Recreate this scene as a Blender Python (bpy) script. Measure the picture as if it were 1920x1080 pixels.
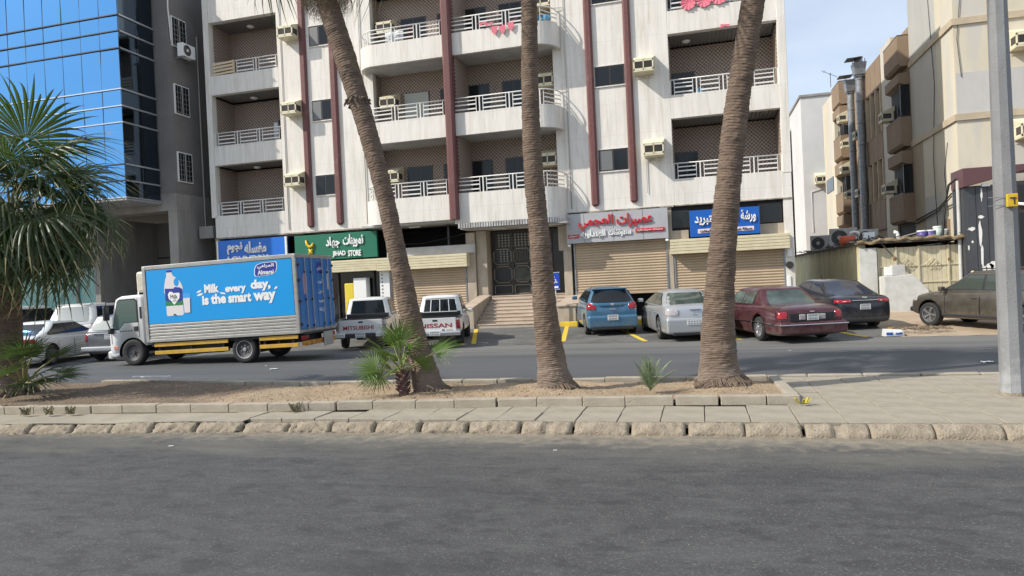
import bpy, bmesh, math, random
from mathutils import Vector, Matrix
random.seed(7)
R = math.radians
SC = bpy.context.scene
COL = SC.collection
for o in list(bpy.data.objects): bpy.data.objects.remove(o)

# ---------------------------------------------------------------- camera
cam = bpy.data.objects.new('camera', bpy.data.cameras.new('camera')); COL.objects.link(cam); SC.camera = cam
cam.data.sensor_width = 36.0; cam.data.lens = 36.0*1300/1920; cam.data.clip_end = 2000; cam.data.clip_start = 0.05
cam.location = (0, 0, 1.8)
_y, _p, _r = R(15.1), R(-0.4), R(2.63)
_f = Vector((-math.sin(_y), math.cos(_y), 0)); _rt = Vector((math.cos(_y), math.sin(_y), 0)); _u = Vector((0, 0, 1))
_f2 = _f*math.cos(_p)+_u*math.sin(_p); _u2 = -_f*math.sin(_p)+_u*math.cos(_p)
_r3 = _rt*math.cos(_r)-_u2*math.sin(_r); _u3 = _rt*math.sin(_r)+_u2*math.cos(_r)
cam.rotation_euler = Matrix((_r3, _u3, -_f2)).transposed().to_euler()

# ---------------------------------------------------------------- light
SUN = Vector((-1.0, -0.56, 0.94)).normalized()          # towards the sun
world = bpy.data.worlds.new('World'); SC.world = world; world.use_nodes = True
wn, wl = world.node_tree.nodes, world.node_tree.links
wn.clear()
wo = wn.new('ShaderNodeOutputWorld'); bg = wn.new('ShaderNodeBackground'); sky = wn.new('ShaderNodeTexSky')
sky.sky_type = 'NISHITA'; sky.sun_disc = False
sky.sun_elevation = math.asin(SUN.z); sky.sun_rotation = math.atan2(SUN.x, SUN.y)
sky.air_density = 1.0; sky.dust_density = 1.2; sky.ozone_density = 1.2; sky.altitude = 20
bg.inputs[1].default_value = 0.125
tc = wn.new('ShaderNodeTexCoord'); mp = wn.new('ShaderNodeMapping'); mp.inputs['Scale'].default_value = (1, 1, 2.6)
nz = wn.new('ShaderNodeTexNoise'); nz.inputs['Scale'].default_value = 2.1; nz.inputs['Detail'].default_value = 7; nz.inputs['Roughness'].default_value = 0.55
rp = wn.new('ShaderNodeMapRange'); rp.inputs[1].default_value = 0.42; rp.inputs[2].default_value = 0.80; rp.inputs[3].default_value = 0.40; rp.inputs[4].default_value = 0.80
mx = wn.new('ShaderNodeMix'); mx.data_type = 'RGBA'; mx.inputs[7].default_value = (6.9, 7.6, 8.6, 1)
wl.new(tc.outputs['Generated'], mp.inputs[0]); wl.new(mp.outputs[0], nz.inputs[0]); wl.new(nz.outputs[0], rp.inputs[0])
wl.new(rp.outputs[0], mx.inputs[0]); wl.new(sky.outputs[0], mx.inputs[6]); wl.new(mx.outputs[2], bg.inputs[0]); wl.new(bg.outputs[0], wo.inputs[0])
sl = bpy.data.lights.new('sun', 'SUN'); sl.energy = 4.2; sl.angle = R(0.6); sl.color = (1.0, 0.94, 0.84)
so = bpy.data.objects.new('sun', sl); COL.objects.link(so); so.rotation_euler = SUN.to_track_quat('Z', 'Y').to_euler()
SC.view_settings.view_transform = 'Standard'; SC.view_settings.look = 'None'; SC.view_settings.gamma = 1
SC.view_settings.use_curve_mapping = False; SC.view_settings.exposure = 0.25
SC.cycles.max_bounces = 6; SC.cycles.diffuse_bounces = 3; SC.cycles.glossy_bounces = 3; SC.cycles.transmission_bounces = 4; SC.cycles.transparent_max_bounces = 6
SC.cycles.use_denoising = True; SC.cycles.denoising_input_passes = 'RGB_ALBEDO_NORMAL'; SC.cycles.denoising_prefilter = 'ACCURATE'

# ---------------------------------------------------------------- materials
MATS = {}
def mat(name, col, rough=0.6, metal=0.0, col2=None, nscale=3.0, stretch=(1, 1, 1), contrast=(0.35, 0.65), bump=0.0, bscale=40.0, spec=0.5, coat=0.0, emit=None):
    if name in MATS: return MATS[name]
    m = bpy.data.materials.new(name); m.use_nodes = True; MATS[name] = m
    nt = m.node_tree; n = nt.nodes; l = nt.links; b = n['Principled BSDF']
    b.inputs['Base Color'].default_value = (*col, 1); b.inputs['Roughness'].default_value = rough; b.inputs['Metallic'].default_value = metal
    b.inputs['Specular IOR Level'].default_value = spec; b.inputs['Coat Weight'].default_value = coat
    if emit: b.inputs['Emission Color'].default_value = (*emit[0], 1); b.inputs['Emission Strength'].default_value = emit[1]
    if col2 or bump:
        t = n.new('ShaderNodeTexCoord'); mpp = n.new('ShaderNodeMapping'); mpp.inputs['Scale'].default_value = stretch
        l.new(t.outputs['Object'], mpp.inputs[0])
    if col2:
        q = n.new('ShaderNodeTexNoise'); q.inputs['Scale'].default_value = nscale; q.inputs['Detail'].default_value = 8; q.inputs['Roughness'].default_value = 0.65
        l.new(mpp.outputs[0], q.inputs[0])
        rr = n.new('ShaderNodeMapRange'); rr.inputs[1].default_value = contrast[0]; rr.inputs[2].default_value = contrast[1]
        l.new(q.outputs[0], rr.inputs[0])
        k = n.new('ShaderNodeMix'); k.data_type = 'RGBA'; k.inputs[6].default_value = (*col, 1); k.inputs[7].default_value = (*col2, 1)
        l.new(rr.outputs[0], k.inputs[0]); l.new(k.outputs[2], b.inputs['Base Color']); m['mix'] = k.name
    if bump:
        q2 = n.new('ShaderNodeTexNoise'); q2.inputs['Scale'].default_value = bscale; q2.inputs['Detail'].default_value = 6
        l.new(t.outputs['Object'], q2.inputs[0])
        bb = n.new('ShaderNodeBump'); bb.inputs['Strength'].default_value = min(1, bump); bb.inputs['Distance'].default_value = 0.02*max(1, bump)
        l.new(q2.outputs[0], bb.inputs['Height']); l.new(bb.outputs[0], b.inputs['Normal'])
    return m

def layer(m, col, scale, lo, hi, stretch=(1, 1, 1), amount=1.0, seed=0.0, detail=6, axis=None):
    """another noise-shaped layer of colour (dust, stains, patches) over the base colour; axis=(index, from, to) fades it across a world axis"""
    nt = m.node_tree; n = nt.nodes; l = nt.links; b = n['Principled BSDF']; s = b.inputs['Base Color']
    k = n.new('ShaderNodeMix'); k.data_type = 'RGBA'; k.inputs[7].default_value = (*col, 1)
    if s.is_linked: l.new(s.links[0].from_socket, k.inputs[6])
    else: k.inputs[6].default_value = s.default_value
    t = n.new('ShaderNodeTexCoord'); mpp = n.new('ShaderNodeMapping'); mpp.inputs['Scale'].default_value = stretch; mpp.inputs['Location'].default_value = (seed, seed*1.7, seed*.6)
    q = n.new('ShaderNodeTexNoise'); q.inputs['Scale'].default_value = scale; q.inputs['Detail'].default_value = detail; q.inputs['Roughness'].default_value = 0.6
    rr = n.new('ShaderNodeMapRange'); rr.inputs[1].default_value = lo; rr.inputs[2].default_value = hi; rr.inputs[4].default_value = amount
    l.new(t.outputs['Object'], mpp.inputs[0]); l.new(mpp.outputs[0], q.inputs[0])
    src = q.outputs[0]
    if axis:
        sp = n.new('ShaderNodeSeparateXYZ'); l.new(t.outputs['Object'], sp.inputs[0])
        a = n.new('ShaderNodeMapRange'); a.inputs[1].default_value = axis[1]; a.inputs[2].default_value = axis[2]; a.inputs[3].default_value = -.45; a.inputs[4].default_value = .45
        l.new(sp.outputs[axis[0]], a.inputs[0]); ad = n.new('ShaderNodeMath'); ad.operation = 'ADD'; l.new(src, ad.inputs[0]); l.new(a.outputs[0], ad.inputs[1]); src = ad.outputs[0]
    l.new(src, rr.inputs[0]); l.new(rr.outputs[0], k.inputs[0]); l.new(k.outputs[2], s)
    return m

asph = mat('old_asphalt', (0.060, 0.060, 0.061), 0.82, col2=(0.042, 0.042, 0.044), nscale=1.1, stretch=(.45, 1.1, 1), contrast=(.38, .66), bump=0.35, bscale=190)
layer(asph, (0.21, 0.205, 0.195), 62, .56, .72, amount=.75, seed=2, detail=3)
layer(asph, (0.25, 0.24, 0.225), 150, .60, .72, amount=.8, seed=42, detail=2)
layer(asph, (0.11, 0.11, 0.108), 3.2, .5, .8, stretch=(.4, 1.3, 1), amount=.5, seed=12)
layer(asph, (0.02, 0.02, 0.021), 40, .57, .70, stretch=(.8, 1, 1), amount=.6, seed=77, detail=4)
layer(asph, (0.100, 0.100, 0.098), 7, .50, .68, stretch=(.5, 1.1, 1), amount=.5, seed=55, detail=9)
layer(asph, (0.022, 0.022, 0.023), 5.5, .54, .62, stretch=(.6, 1.0, 1), amount=.42, seed=71, detail=9)
layer(asph, (0.022, 0.022, 0.023), 2.3, .64, .69, stretch=(.6, 1.1, 1), amount=.38, seed=171, detail=5)
layer(asph, (0.030, 0.030, 0.031), 1.15, .54, .70, stretch=(.4, 1.3, 1), amount=.5, seed=9, detail=10)
layer(asph, (0.03, 0.03, 0.031), 6.5, .70, .76, stretch=(.55, 1.2, 1), amount=.6, seed=4)
layer(asph, (0.030, 0.030, 0.03), 160, .60, .75, amount=.55, seed=31)
layer(asph, (0.155, 0.148, 0.125), 2.2, .5, .98, stretch=(.3, 1, 1), seed=15, amount=.8, axis=(1, 5.2, 8.0))
layer(asph, (0.30, 0.255, 0.19), 6, .55, .92, seed=5, amount=.8, axis=(1, 6.5, 8.1))
asph2 = mat('road_asphalt', (0.10, 0.103, 0.108), 0.8, col2=(0.075, 0.078, 0.083), nscale=.6, stretch=(.15, 1.6, 1), bump=0.5, bscale=90)
layer(asph2, (0.19, 0.185, 0.17), 1.3, .5, .8, stretch=(.12, 2.2, 1), seed=3, amount=.7, axis=(1, 13.5, 19.5))
layer(asph2, (0.24, 0.21, 0.17), 6, .62, .9, seed=8, axis=(1, 13.2, 11.4), amount=.7)
asph3 = mat('parking_asphalt', (0.15, 0.148, 0.14), 0.85, col2=(0.085, 0.085, 0.083), nscale=.9, bump=0.5, bscale=60)
layer(asph3, (0.26, 0.235, 0.19), 2.2, .58, .8, seed=3, amount=.8)
layer(asph3, (0.035, 0.035, 0.035), 1.7, .66, .74, seed=13, amount=.7)
slabm = mat('paving_concrete', (0.355, 0.315, 0.25), 0.85, col2=(0.27, 0.24, 0.19), nscale=2.2, bump=0.35, bscale=60)
layer(slabm, (0.21, 0.19, 0.165), 1.1, .55, .75, stretch=(.5, 1.3, 1), seed=6, amount=.75)
layer(slabm, (0.19, 0.17, 0.14), 14, .62, .75, seed=16, amount=.6)
layer(slabm, (0.165, 0.155, 0.145), 1.4, .45, .75, stretch=(.5, 1.3, 1), seed=26, amount=.75, axis=(1, 9.2, 11.8))
kerbm = mat('kerb_stone', (0.36, 0.305, 0.23), 0.95, col2=(0.23, 0.19, 0.14), nscale=7, bump=1.0, bscale=45)
layer(kerbm, (0.16, 0.13, 0.10), 22, .6, .74, seed=3, amount=.8)
kerb2 = mat('planter_kerb', (0.39, 0.345, 0.275), 0.9, col2=(0.33, 0.29, 0.23), nscale=4, bump=0.5, bscale=60)
layer(kerb2, (0.2, 0.17, 0.13), 9, .62, .75, seed=3, amount=.7)
soilm = mat('sandy_soil', (0.39, 0.295, 0.195), 0.95, col2=(0.27, 0.195, 0.125), nscale=2.2, bump=1.4, bscale=28)
layer(soilm, (0.14, 0.10, 0.07), 1.1, .5, .7, seed=3, amount=.85, axis=(0, -5.5, -9.0))
layer(soilm, (0.44, 0.36, 0.25), 30, .58, .72, seed=3, amount=.6)
dirtm = mat('dry_dirt', (0.43, 0.34, 0.24), 0.95, col2=(0.33, 0.25, 0.17), nscale=1.2, bump=0.8, bscale=20)
wallm = mat('white_cladding', (0.75, 0.72, 0.665), 0.7, col2=(0.61, 0.58, 0.515), nscale=2.6, stretch=(2.2, 2.2, .22), contrast=(.42, .72), bump=.12, bscale=30)
layer(wallm, (0.50, 0.42, 0.31), 5, .56, .80, stretch=(1.6, 1.6, .10), seed=5, amount=.85)
layer(wallm, (0.40, 0.36, 0.30), 14, .60, .78, stretch=(2.2, 2.2, .12), seed=25, amount=.5)
layer(wallm, (0.62, 0.59, 0.54), 2.0, .5, .8, stretch=(1, 1, .5), seed=15, amount=.55)
def seams(m, w, h, col):
    nt = m.node_tree; n = nt.nodes; l = nt.links; s = n['Principled BSDF'].inputs['Base Color']
    t = n.new('ShaderNodeTexCoord'); sp = n.new('ShaderNodeSeparateXYZ'); cb = n.new('ShaderNodeCombineXYZ'); l.new(t.outputs['Object'], sp.inputs[0])
    ad = n.new('ShaderNodeMath'); ad.operation = 'ADD'; l.new(sp.outputs[0], ad.inputs[0]); l.new(sp.outputs[1], ad.inputs[1])
    l.new(ad.outputs[0], cb.inputs[0]); l.new(sp.outputs[2], cb.inputs[1])
    br = n.new('ShaderNodeTexBrick'); br.offset = 0; br.inputs['Scale'].default_value = 1; br.inputs['Brick Width'].default_value = w; br.inputs['Row Height'].default_value = h
    br.inputs['Mortar Size'].default_value = .008; br.inputs['Mortar Smooth'].default_value = .5
    l.new(cb.outputs[0], br.inputs[0])
    k = n.new('ShaderNodeMix'); k.data_type = 'RGBA'; k.inputs[7].default_value = (*col, 1)
    l.new(s.links[0].from_socket, k.inputs[6]); f = n.new('ShaderNodeMath'); f.operation = 'MULTIPLY'; f.inputs[1].default_value = .55
    l.new(br.outputs['Fac'], f.inputs[0]); l.new(f.outputs[0], k.inputs[0]); l.new(k.outputs[2], s)
seams(wallm, .62, 1.22, (0.50, 0.47, 0.41))
soffm = mat('soffit_grey', (0.50, 0.50, 0.49), 0.8, col2=(0.40, 0.39, 0.37), nscale=2)
slatm = mat('soffit_slats', (0.20, 0.19, 0.18), 0.6)
maroon = mat('maroon_granite', (0.175, 0.066, 0.06), 0.6, col2=(0.11, 0.042, 0.042), nscale=18, bump=.25, bscale=40)
layer(maroon, (0.34, 0.24, 0.22), 2.6, .58, .8, stretch=(1, 1, .5), seed=5, amount=.6)
def lattice(name, a, b, s):
    m = bpy.data.materials.new(name); m.use_nodes = True; n = m.node_tree.nodes; l = m.node_tree.links; bs = n['Principled BSDF']; bs.inputs['Roughness'].default_value = .7
    t = n.new('ShaderNodeTexCoord'); sp = n.new('ShaderNodeSeparateXYZ'); l.new(t.outputs['Object'], sp.inputs[0])
    def mt(op, x, y):
        q = n.new('ShaderNodeMath'); q.operation = op
        for i, v in enumerate((x, y)):
            if v is None: continue
            if isinstance(v, (int, float)): q.inputs[i].default_value = v
            else: l.new(v, q.inputs[i])
        return q.outputs[0]
    xy = mt('ADD', sp.outputs[0], sp.outputs[1]); w = []
    for sg in ('ADD', 'SUBTRACT'):
        w.append(mt('ABSOLUTE', mt('SINE', mt('MULTIPLY', mt(sg, xy, sp.outputs[2]), s), 0), 0))
    v = mt('MINIMUM', w[0], w[1]); rr = n.new('ShaderNodeMapRange'); rr.inputs[1].default_value = .18; rr.inputs[2].default_value = .42; l.new(v, rr.inputs[0])
    k = n.new('ShaderNodeMix'); k.data_type = 'RGBA'; k.inputs[6].default_value = (*a, 1); k.inputs[7].default_value = (*b, 1)
    l.new(rr.outputs[0], k.inputs[0]); l.new(k.outputs[2], bs.inputs['Base Color'])
    bb = n.new('ShaderNodeBump'); bb.inputs['Distance'].default_value = .015; l.new(rr.outputs[0], bb.inputs['Height']); l.new(bb.outputs[0], bs.inputs['Normal'])
    MATS[name] = m; return m
tilem = lattice('lattice_tile', (0.58, 0.48, 0.395), (0.17, 0.125, 0.10), 21.0)
tiled = tilem
rail = mat('railing_white', (0.72, 0.71, 0.68), 0.45)
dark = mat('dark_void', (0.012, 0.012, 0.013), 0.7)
winf = mat('bronze_frame', (0.035, 0.03, 0.028), 0.4)
glassd = mat('dark_glass', (0.014, 0.017, 0.02), 0.08, spec=.35)
blind = mat('window_blind', (0.42, 0.44, 0.40), .7)
acm = mat('ac_cream', (0.70, 0.65, 0.47), 0.55, col2=(0.58, 0.50, 0.33), nscale=6, stretch=(1, 1, .4), contrast=(.45, .8))
acd = mat('ac_grille', (0.055, 0.048, 0.042), 0.6)
conc = mat('grey_concrete', (0.30, 0.285, 0.265), 0.85, col2=(0.23, 0.215, 0.20), nscale=1.5, stretch=(1.5, 1.5, .4), bump=.15)
greyw = mat('grey_render', (0.21, 0.195, 0.185), 0.85, col2=(0.17, 0.158, 0.15), nscale=.8, bump=.15)
seams(greyw, 2.1, 3.3, (0.07, 0.066, 0.062))
beige = mat('beige_marble', (0.47, 0.40, 0.31), 0.6, col2=(0.36, 0.30, 0.225), nscale=3, stretch=(1.5, 1.5, .5), bump=.1)
stepm = mat('marble_step', (0.54, 0.45, 0.36), 0.55, col2=(0.42, 0.33, 0.25), nscale=3, stretch=(.5, 1, 1))
shutm = mat('shutter_beige', (0.50, 0.385, 0.265), 0.55, col2=(0.42, 0.32, 0.215), nscale=2.0, stretch=(.6, 1, 3))
shutl = mat('shutter_cream', (0.68, 0.61, 0.42), 0.5, col2=(0.58, 0.51, 0.34), nscale=3)
bluepane = mat('blue_mirror_glass', (0.12, 0.335, 0.63), 0.03, metal=1.0)
darkpane = mat('dim_reflection_glass', (0.10, 0.135, 0.18), 0.05, metal=1.0)  # side panes: the neighbour's dark reflection is put into the tint
alum = mat('aluminium', (0.55, 0.56, 0.57), 0.4, metal=.7)
steel = mat('galvanised_steel', (0.34, 0.35, 0.36), 0.42, metal=.55, col2=(0.20, 0.22, 0.245), nscale=6)
whitep = mat('white_paint', (0.80, 0.80, 0.78), 0.4)
black = mat('black_rubber', (0.02, 0.02, 0.021), 0.8)
blackp = mat('black_plastic', (0.028, 0.028, 0.03), 0.45)
yellow = mat('yellow_paint', (0.72, 0.50, 0.03), 0.7, col2=(0.42, 0.33, 0.12), nscale=9, contrast=(.5, .75))
chrome = mat('chrome', (0.75, 0.75, 0.76), 0.15, metal=1.0)
redl = mat('red_lens', (.30, .008, .014), 0.15, coat=.5)
clearl = mat('clear_lens', (0.44, 0.40, 0.40), 0.12, coat=.6, col2=(.35, .33, .33), nscale=12)
amber = mat('amber_lens', (0.7, 0.22, 0.02), 0.2)
platem = mat('plate_white', (0.66, 0.66, 0.64), 0.5)
inkm = mat('ink', (0.03, 0.03, 0.035), 0.6)

# ---------------------------------------------------------------- mesh helpers
SPLIT = {'wall', 'ledge', 'cage', 'shop_wall', 'grille_frame', 'cap_legs', 'pillar', 'portico', 'end_wall', 'cable', 'cable_bundle', 'emblem', 'strap', 'red_plate', 'edge_trim', 'text_strip', 'door_glass', 'sill', 'mark', 'drain_pipe', 'window_bar', 'soffit', 'balcony_box', 'fan_guard', 'shop_back', 'inner_wall'}
WELD = {'near_road', 'median_pavement', 'parking_line', 'parking_bays'}
class B:
    def __init__(s): s.v = []; s.f = []
    def add(s, vs, fs):
        k = len(s.v); s.v += [tuple(v) for v in vs]; s.f += [tuple(i+k for i in f) for f in fs]; return s
    def box(s, x0, y0, z0, x1, y1, z1):
        if x0 > x1: x0, x1 = x1, x0
        if y0 > y1: y0, y1 = y1, y0
        if z0 > z1: z0, z1 = z1, z0
        return s.add([(x0,y0,z0),(x1,y0,z0),(x1,y1,z0),(x0,y1,z0),(x0,y0,z1),(x1,y0,z1),(x1,y1,z1),(x0,y1,z1)],
                     [(0,3,2,1),(4,5,6,7),(0,1,5,4),(1,2,6,5),(2,3,7,6),(3,0,4,7)])
    def mbox(s, M, sx, sy, sz):
        c = [M @ Vector((x*sx/2, y*sy/2, z*sz/2)) for z in (-1, 1) for x, y in ((-1,-1),(1,-1),(1,1),(-1,1))]
        return s.add(c, [(0,3,2,1),(4,5,6,7),(0,1,5,4),(1,2,6,5),(2,3,7,6),(3,0,4,7)])
    def bar(s, a, b, w, h=None, up=(0, 0, 1)):
        a, b = Vector(a), Vector(b); d = b-a; L = d.length
        if L < 1e-6: return s
        X = d/L; Z = Vector(up); Yv = Z.cross(X)
        if Yv.length < 1e-4: Yv = Vector((0, 1, 0)).cross(X)
        Yv.normalize(); Z = X.cross(Yv)
        M = Matrix(((X.x, Yv.x, Z.x, (a.x+b.x)/2), (X.y, Yv.y, Z.y, (a.y+b.y)/2), (X.z, Yv.z, Z.z, (a.z+b.z)/2), (0, 0, 0, 1)))
        return s.mbox(M, L, w, h or w)
    def quad(s, *p): return s.add(p, [tuple(range(len(p)))])
    def prism(s, poly, a, b, axis='y'):
        """extrude a 2D polygon; axis y: poly is (x,z); axis x: (y,z); axis z: (x,y)"""
        P = {'y': lambda p, t: (p[0], t, p[1]), 'x': lambda p, t: (t, p[0], p[1]), 'z': lambda p, t: (p[0], p[1], t)}[axis]
        n = len(poly); vs = [P(p, a) for p in poly]+[P(p, b) for p in poly]
        return s.add(vs, [tuple(range(n)), tuple(range(2*n-1, n-1, -1))]+[(i, i+n, (i+1) % n+n, (i+1) % n) for i in range(n)])
    def tube(s, path, r, n=8, caps=True):
        path = [Vector(p) for p in path]; rr = r if isinstance(r, (list, tuple)) else [r]*len(path); rings = []
        ref = Vector((0, 0, 1))
        for i, p in enumerate(path):
            t = (path[min(i+1, len(path)-1)]-path[max(i-1, 0)]).normalized()
            q = ref if abs(t.dot(ref)) < .95 else Vector((1, 0, 0))
            u = t.cross(q).normalized(); v = t.cross(u)
            rings.append([p+(u*math.cos(2*math.pi*k/n)+v*math.sin(2*math.pi*k/n))*rr[i] for k in range(n)])
        k0 = len(s.v); s.v += [tuple(v) for rg in rings for v in rg]
        for i in range(len(path)-1):
            for k in range(n): s.f.append((k0+i*n+k, k0+i*n+(k+1) % n, k0+(i+1)*n+(k+1) % n, k0+(i+1)*n+k))
        if caps: s.f.append(tuple(k0+k for k in range(n))[::-1]); s.f.append(tuple(k0+(len(path)-1)*n+k for k in range(n)))
        return s
    def lathe(s, prof, n=16, M=Matrix(), cap=True):
        """prof: (radius, height) about local z"""
        k0 = len(s.v)
        for r, h in prof:
            for k in range(n): s.v.append(tuple(M @ Vector((r*math.cos(2*math.pi*k/n), r*math.sin(2*math.pi*k/n), h))))
        for i in range(len(prof)-1):
            for k in range(n): s.f.append((k0+i*n+k, k0+i*n+(k+1) % n, k0+(i+1)*n+(k+1) % n, k0+(i+1)*n+k))
        if cap: s.f.append(tuple(k0+k for k in range(n))[::-1]); s.f.append(tuple(k0+(len(prof)-1)*n+k for k in range(n)))
        return s
    def grid(s, fn, nu, nv):
        k0 = len(s.v)
        for j in range(nv+1):
            for i in range(nu+1): s.v.append(tuple(fn(i/nu, j/nv)))
        for j in range(nv):
            for i in range(nu): a = k0+j*(nu+1)+i; s.f.append((a, a+1, a+nu+2, a+nu+1))
        return s
    def mesh(s, name, m=None, smooth=False, fix=True):
        s.f = [f for f in s.f if max(f) < len(s.v)]; me = bpy.data.meshes.new(name); me.from_pydata(s.v, [], s.f)
        if fix:
            bm = bmesh.new(); bm.from_mesh(me)
            if name in WELD: bmesh.ops.remove_doubles(bm, verts=bm.verts, dist=1e-5)
            bmesh.ops.recalc_face_normals(bm, faces=bm.faces); bm.to_mesh(me); bm.free()
        if m: me.materials.append(m)
        if smooth: me.polygons.foreach_set('use_smooth', [True]*len(me.polygons))
        me.update(); return me
    def split(s):
        par = list(range(len(s.v)))
        def fd(i):
            while par[i] != i: par[i] = par[par[i]]; i = par[i]
            return i
        for f in s.f:
            a = fd(f[0])
            for q in f[1:]: par[fd(q)] = a
        out = {}; mp_ = {}
        for i, v in enumerate(s.v): r = fd(i); q = out.setdefault(r, B()); mp_[i] = len(q.v); q.v.append(v)
        for f in s.f: out[fd(f[0])].f.append(tuple(mp_[i] for i in f))
        return list(out.values())
    def obj(s, name, m=None, parent=None, smooth=False, bevel=0.0, seg=2, fix=True, loc=None, rot=None):
        if name in SPLIT:
            for q in s.split(): o = link(name, q.mesh(name, m, smooth, fix), parent, bevel, seg, loc, rot)
            return o
        return link(name, s.mesh(name, m, smooth, fix), parent, bevel, seg, loc, rot)

def link(name, me, parent=None, bevel=0.0, seg=2, loc=None, rot=None):
    o = bpy.data.objects.new(name, me); COL.objects.link(o); o.parent = parent
    if loc: o.location = loc
    if rot: o.rotation_euler = rot
    if bevel:
        md = o.modifiers.new('bevel', 'BEVEL'); md.width = bevel; md.segments = seg; md.limit_method = 'ANGLE'; md.angle_limit = R(35)
        me.polygons.foreach_set('use_smooth', [True]*len(me.polygons))
        w = o.modifiers.new('normals', 'WEIGHTED_NORMAL'); w.keep_sharp = True
    return o
def tag(o, label, cat, group=None):
    o['label'] = label; o['category'] = cat
    if group: o['group'] = group
    return o
def struct(o): o['kind'] = 'structure'; return o
def stuff(o): o['kind'] = 'stuff'; return o
def thing(name, label, cat, loc=(0, 0, 0), rz=0.0, group=None):
    o = bpy.data.objects.new(name, None); COL.objects.link(o); o.location = loc; o.rotation_euler = (0, 0, rz); o.empty_display_size = .2
    return tag(o, label, cat, group)
def dup(root, loc=None, rot=None, label=None, parent=None):
    c = root.copy(); COL.objects.link(c)
    if parent is not None: c.parent = parent
    if loc is not None: c.location = loc
    if rot is not None: c.rotation_euler = rot
    if label: c['label'] = label
    for ch in root.children:
        d = dup(ch, parent=c)
    return c
def inter(x, pts):
    if x <= pts[0][0]: a, b = pts[0], pts[1]
    elif x >= pts[-1][0]: a, b = pts[-2], pts[-1]
    else:
        for a, b in zip(pts, pts[1:]):
            if a[0] <= x <= b[0]: break
    return a[1]+(b[1]-a[1])*(x-a[0])/(b[0]-a[0])

# ---------------------------------------------------------------- lettering (Arabic joined by hand: the font object does not shape it)
ARF = {}
def _a(ch, iso, joins): ARF[ch] = (iso, joins)
for ch, iso, j in [('ا',0xFE8D,0),('ب',0xFE8F,1),('ة',0xFE93,0),('ت',0xFE95,1),('ث',0xFE99,1),('ج',0xFE9D,1),('ح',0xFEA1,1),('خ',0xFEA5,1),('د',0xFEA9,0),('ذ',0xFEAB,0),
                   ('ر',0xFEAD,0),('ز',0xFEAF,0),('س',0xFEB1,1),('ش',0xFEB5,1),('ص',0xFEB9,1),('ض',0xFEBD,1),('ط',0xFEC1,1),('ع',0xFEC9,1),('غ',0xFECD,1),('ف',0xFED1,1),
                   ('ق',0xFED5,1),('ك',0xFED9,1),('ل',0xFEDD,1),('م',0xFEE1,1),('ن',0xFEE5,1),('ه',0xFEE9,1),('و',0xFEED,0),('ي',0xFEF1,1)]: _a(ch, iso, j)
def arabic(s):
    out = []
    for w in s.split(' '):
        g = []
        for i, c in enumerate(w):
            prev = i > 0 and ARF[w[i-1]][1]; nxt = i < len(w)-1 and ARF[c][1]
            iso, j = ARF[c]
            g.append(chr(iso+(3 if prev and nxt and j else 1 if prev else 2 if nxt and j else 0)))
        out.append(''.join(reversed(g)))
    return ' '.join(reversed(out))
def text_mesh(body, bold=0.0, ext=0.01, res=3, shear=0.0):
    c = bpy.data.curves.new('lettering', 'FONT'); c.body = body; c.extrude = ext; c.offset = bold; c.resolution_u = res; c.shear = shear
    t = bpy.data.objects.new('lettering', c); COL.objects.link(t); bpy.context.view_layer.update()
    dg = bpy.context.evaluated_depsgraph_get(); me = bpy.data.meshes.new_from_object(t.evaluated_get(dg)); bpy.data.objects.remove(t); bpy.data.curves.remove(c)
    return me
def lettering(body, u0, v0, u1, v1, M, m, parent, bold=.012, ext=.01, res=3, shear=0.0, name='lettering'):
    """fits the text into the rectangle u0..u1 x v0..v1 of the frame M (local x = along, y = up, z = out)"""
    me = text_mesh(body, bold, ext, res, shear)
    xs = [v.co.x for v in me.vertices]; ys = [v.co.y for v in me.vertices]
    ax, bx, ay, by = min(xs), max(xs), min(ys), max(ys)
    for v in me.vertices:
        v.co = M @ Vector((u0+(v.co.x-ax)/(bx-ax)*(u1-u0), v0+(v.co.y-ay)/(by-ay)*(v1-v0), v.co.z))
    me.materials.clear(); me.materials.append(m)
    return link(name, me, parent)
def frame_xz(x, y, z):        # a board facing -Y: along +X, up +Z, out -Y
    return Matrix(((1, 0, 0, x), (0, 0, -1, y), (0, 1, 0, z), (0, 0, 0, 1)))
# ================================================================ ground
def kerbY(x): return 7.96 if x > -2 else 7.96-.0080*(x+2)**2
PL = [(-40, 5.2), (-14.0, 8.05), (-10.6, 8.36), (-6.0, 8.64), (-2.2, 9.07), (1.15, 9.24)]
BK = [(-40, 11.6), (-14, 11.35), (-10, 11.1), (-6.6, 10.72), (-3.5, 10.82), (1.05, 11.0)]
def plY(x): return inter(x, PL)
def bkY(x): return inter(x, BK)
def rampZ(y): return max(0.0, min(.16, (y-20)*.032))

b = B(); b.box(-300, -200, -.6, 300, 400, -.06); struct(b.obj('ground', dirtm))
b = B(); xs = [-60+i*1.0 for i in range(121)]
for a, c in zip(xs, xs[1:]): b.quad((a, -30, 0), (c, -30, 0), (c, kerbY(max(c, -40))+.12, 0), (a, kerbY(max(a, -40))+.12, 0))
struct(b.obj('near_road', asph))
b = B(); b.quad((-60, 10.9, -.004), (60, 10.9, -.004), (60, 19.45, -.004), (-60, 19.45, -.004)); struct(b.obj('far_road', asph2))
b = B()
for y0, y1 in ((19.45, 20), (20, 25), (25, 45)):
    b.quad((-60, y0, rampZ(y0)), (4.9, y0, rampZ(y0)), (4.9, y1, rampZ(y1)), (-60, y1, rampZ(y1)))
struct(b.obj('parking_bays', asph3))
random.seed(3)
def dirtz(x, y): return rampZ(y)+.022+.012*math.sin(x*.8+1)*math.sin(y*.6)+.008*math.sin(x*2.1+y*1.7)
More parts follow.
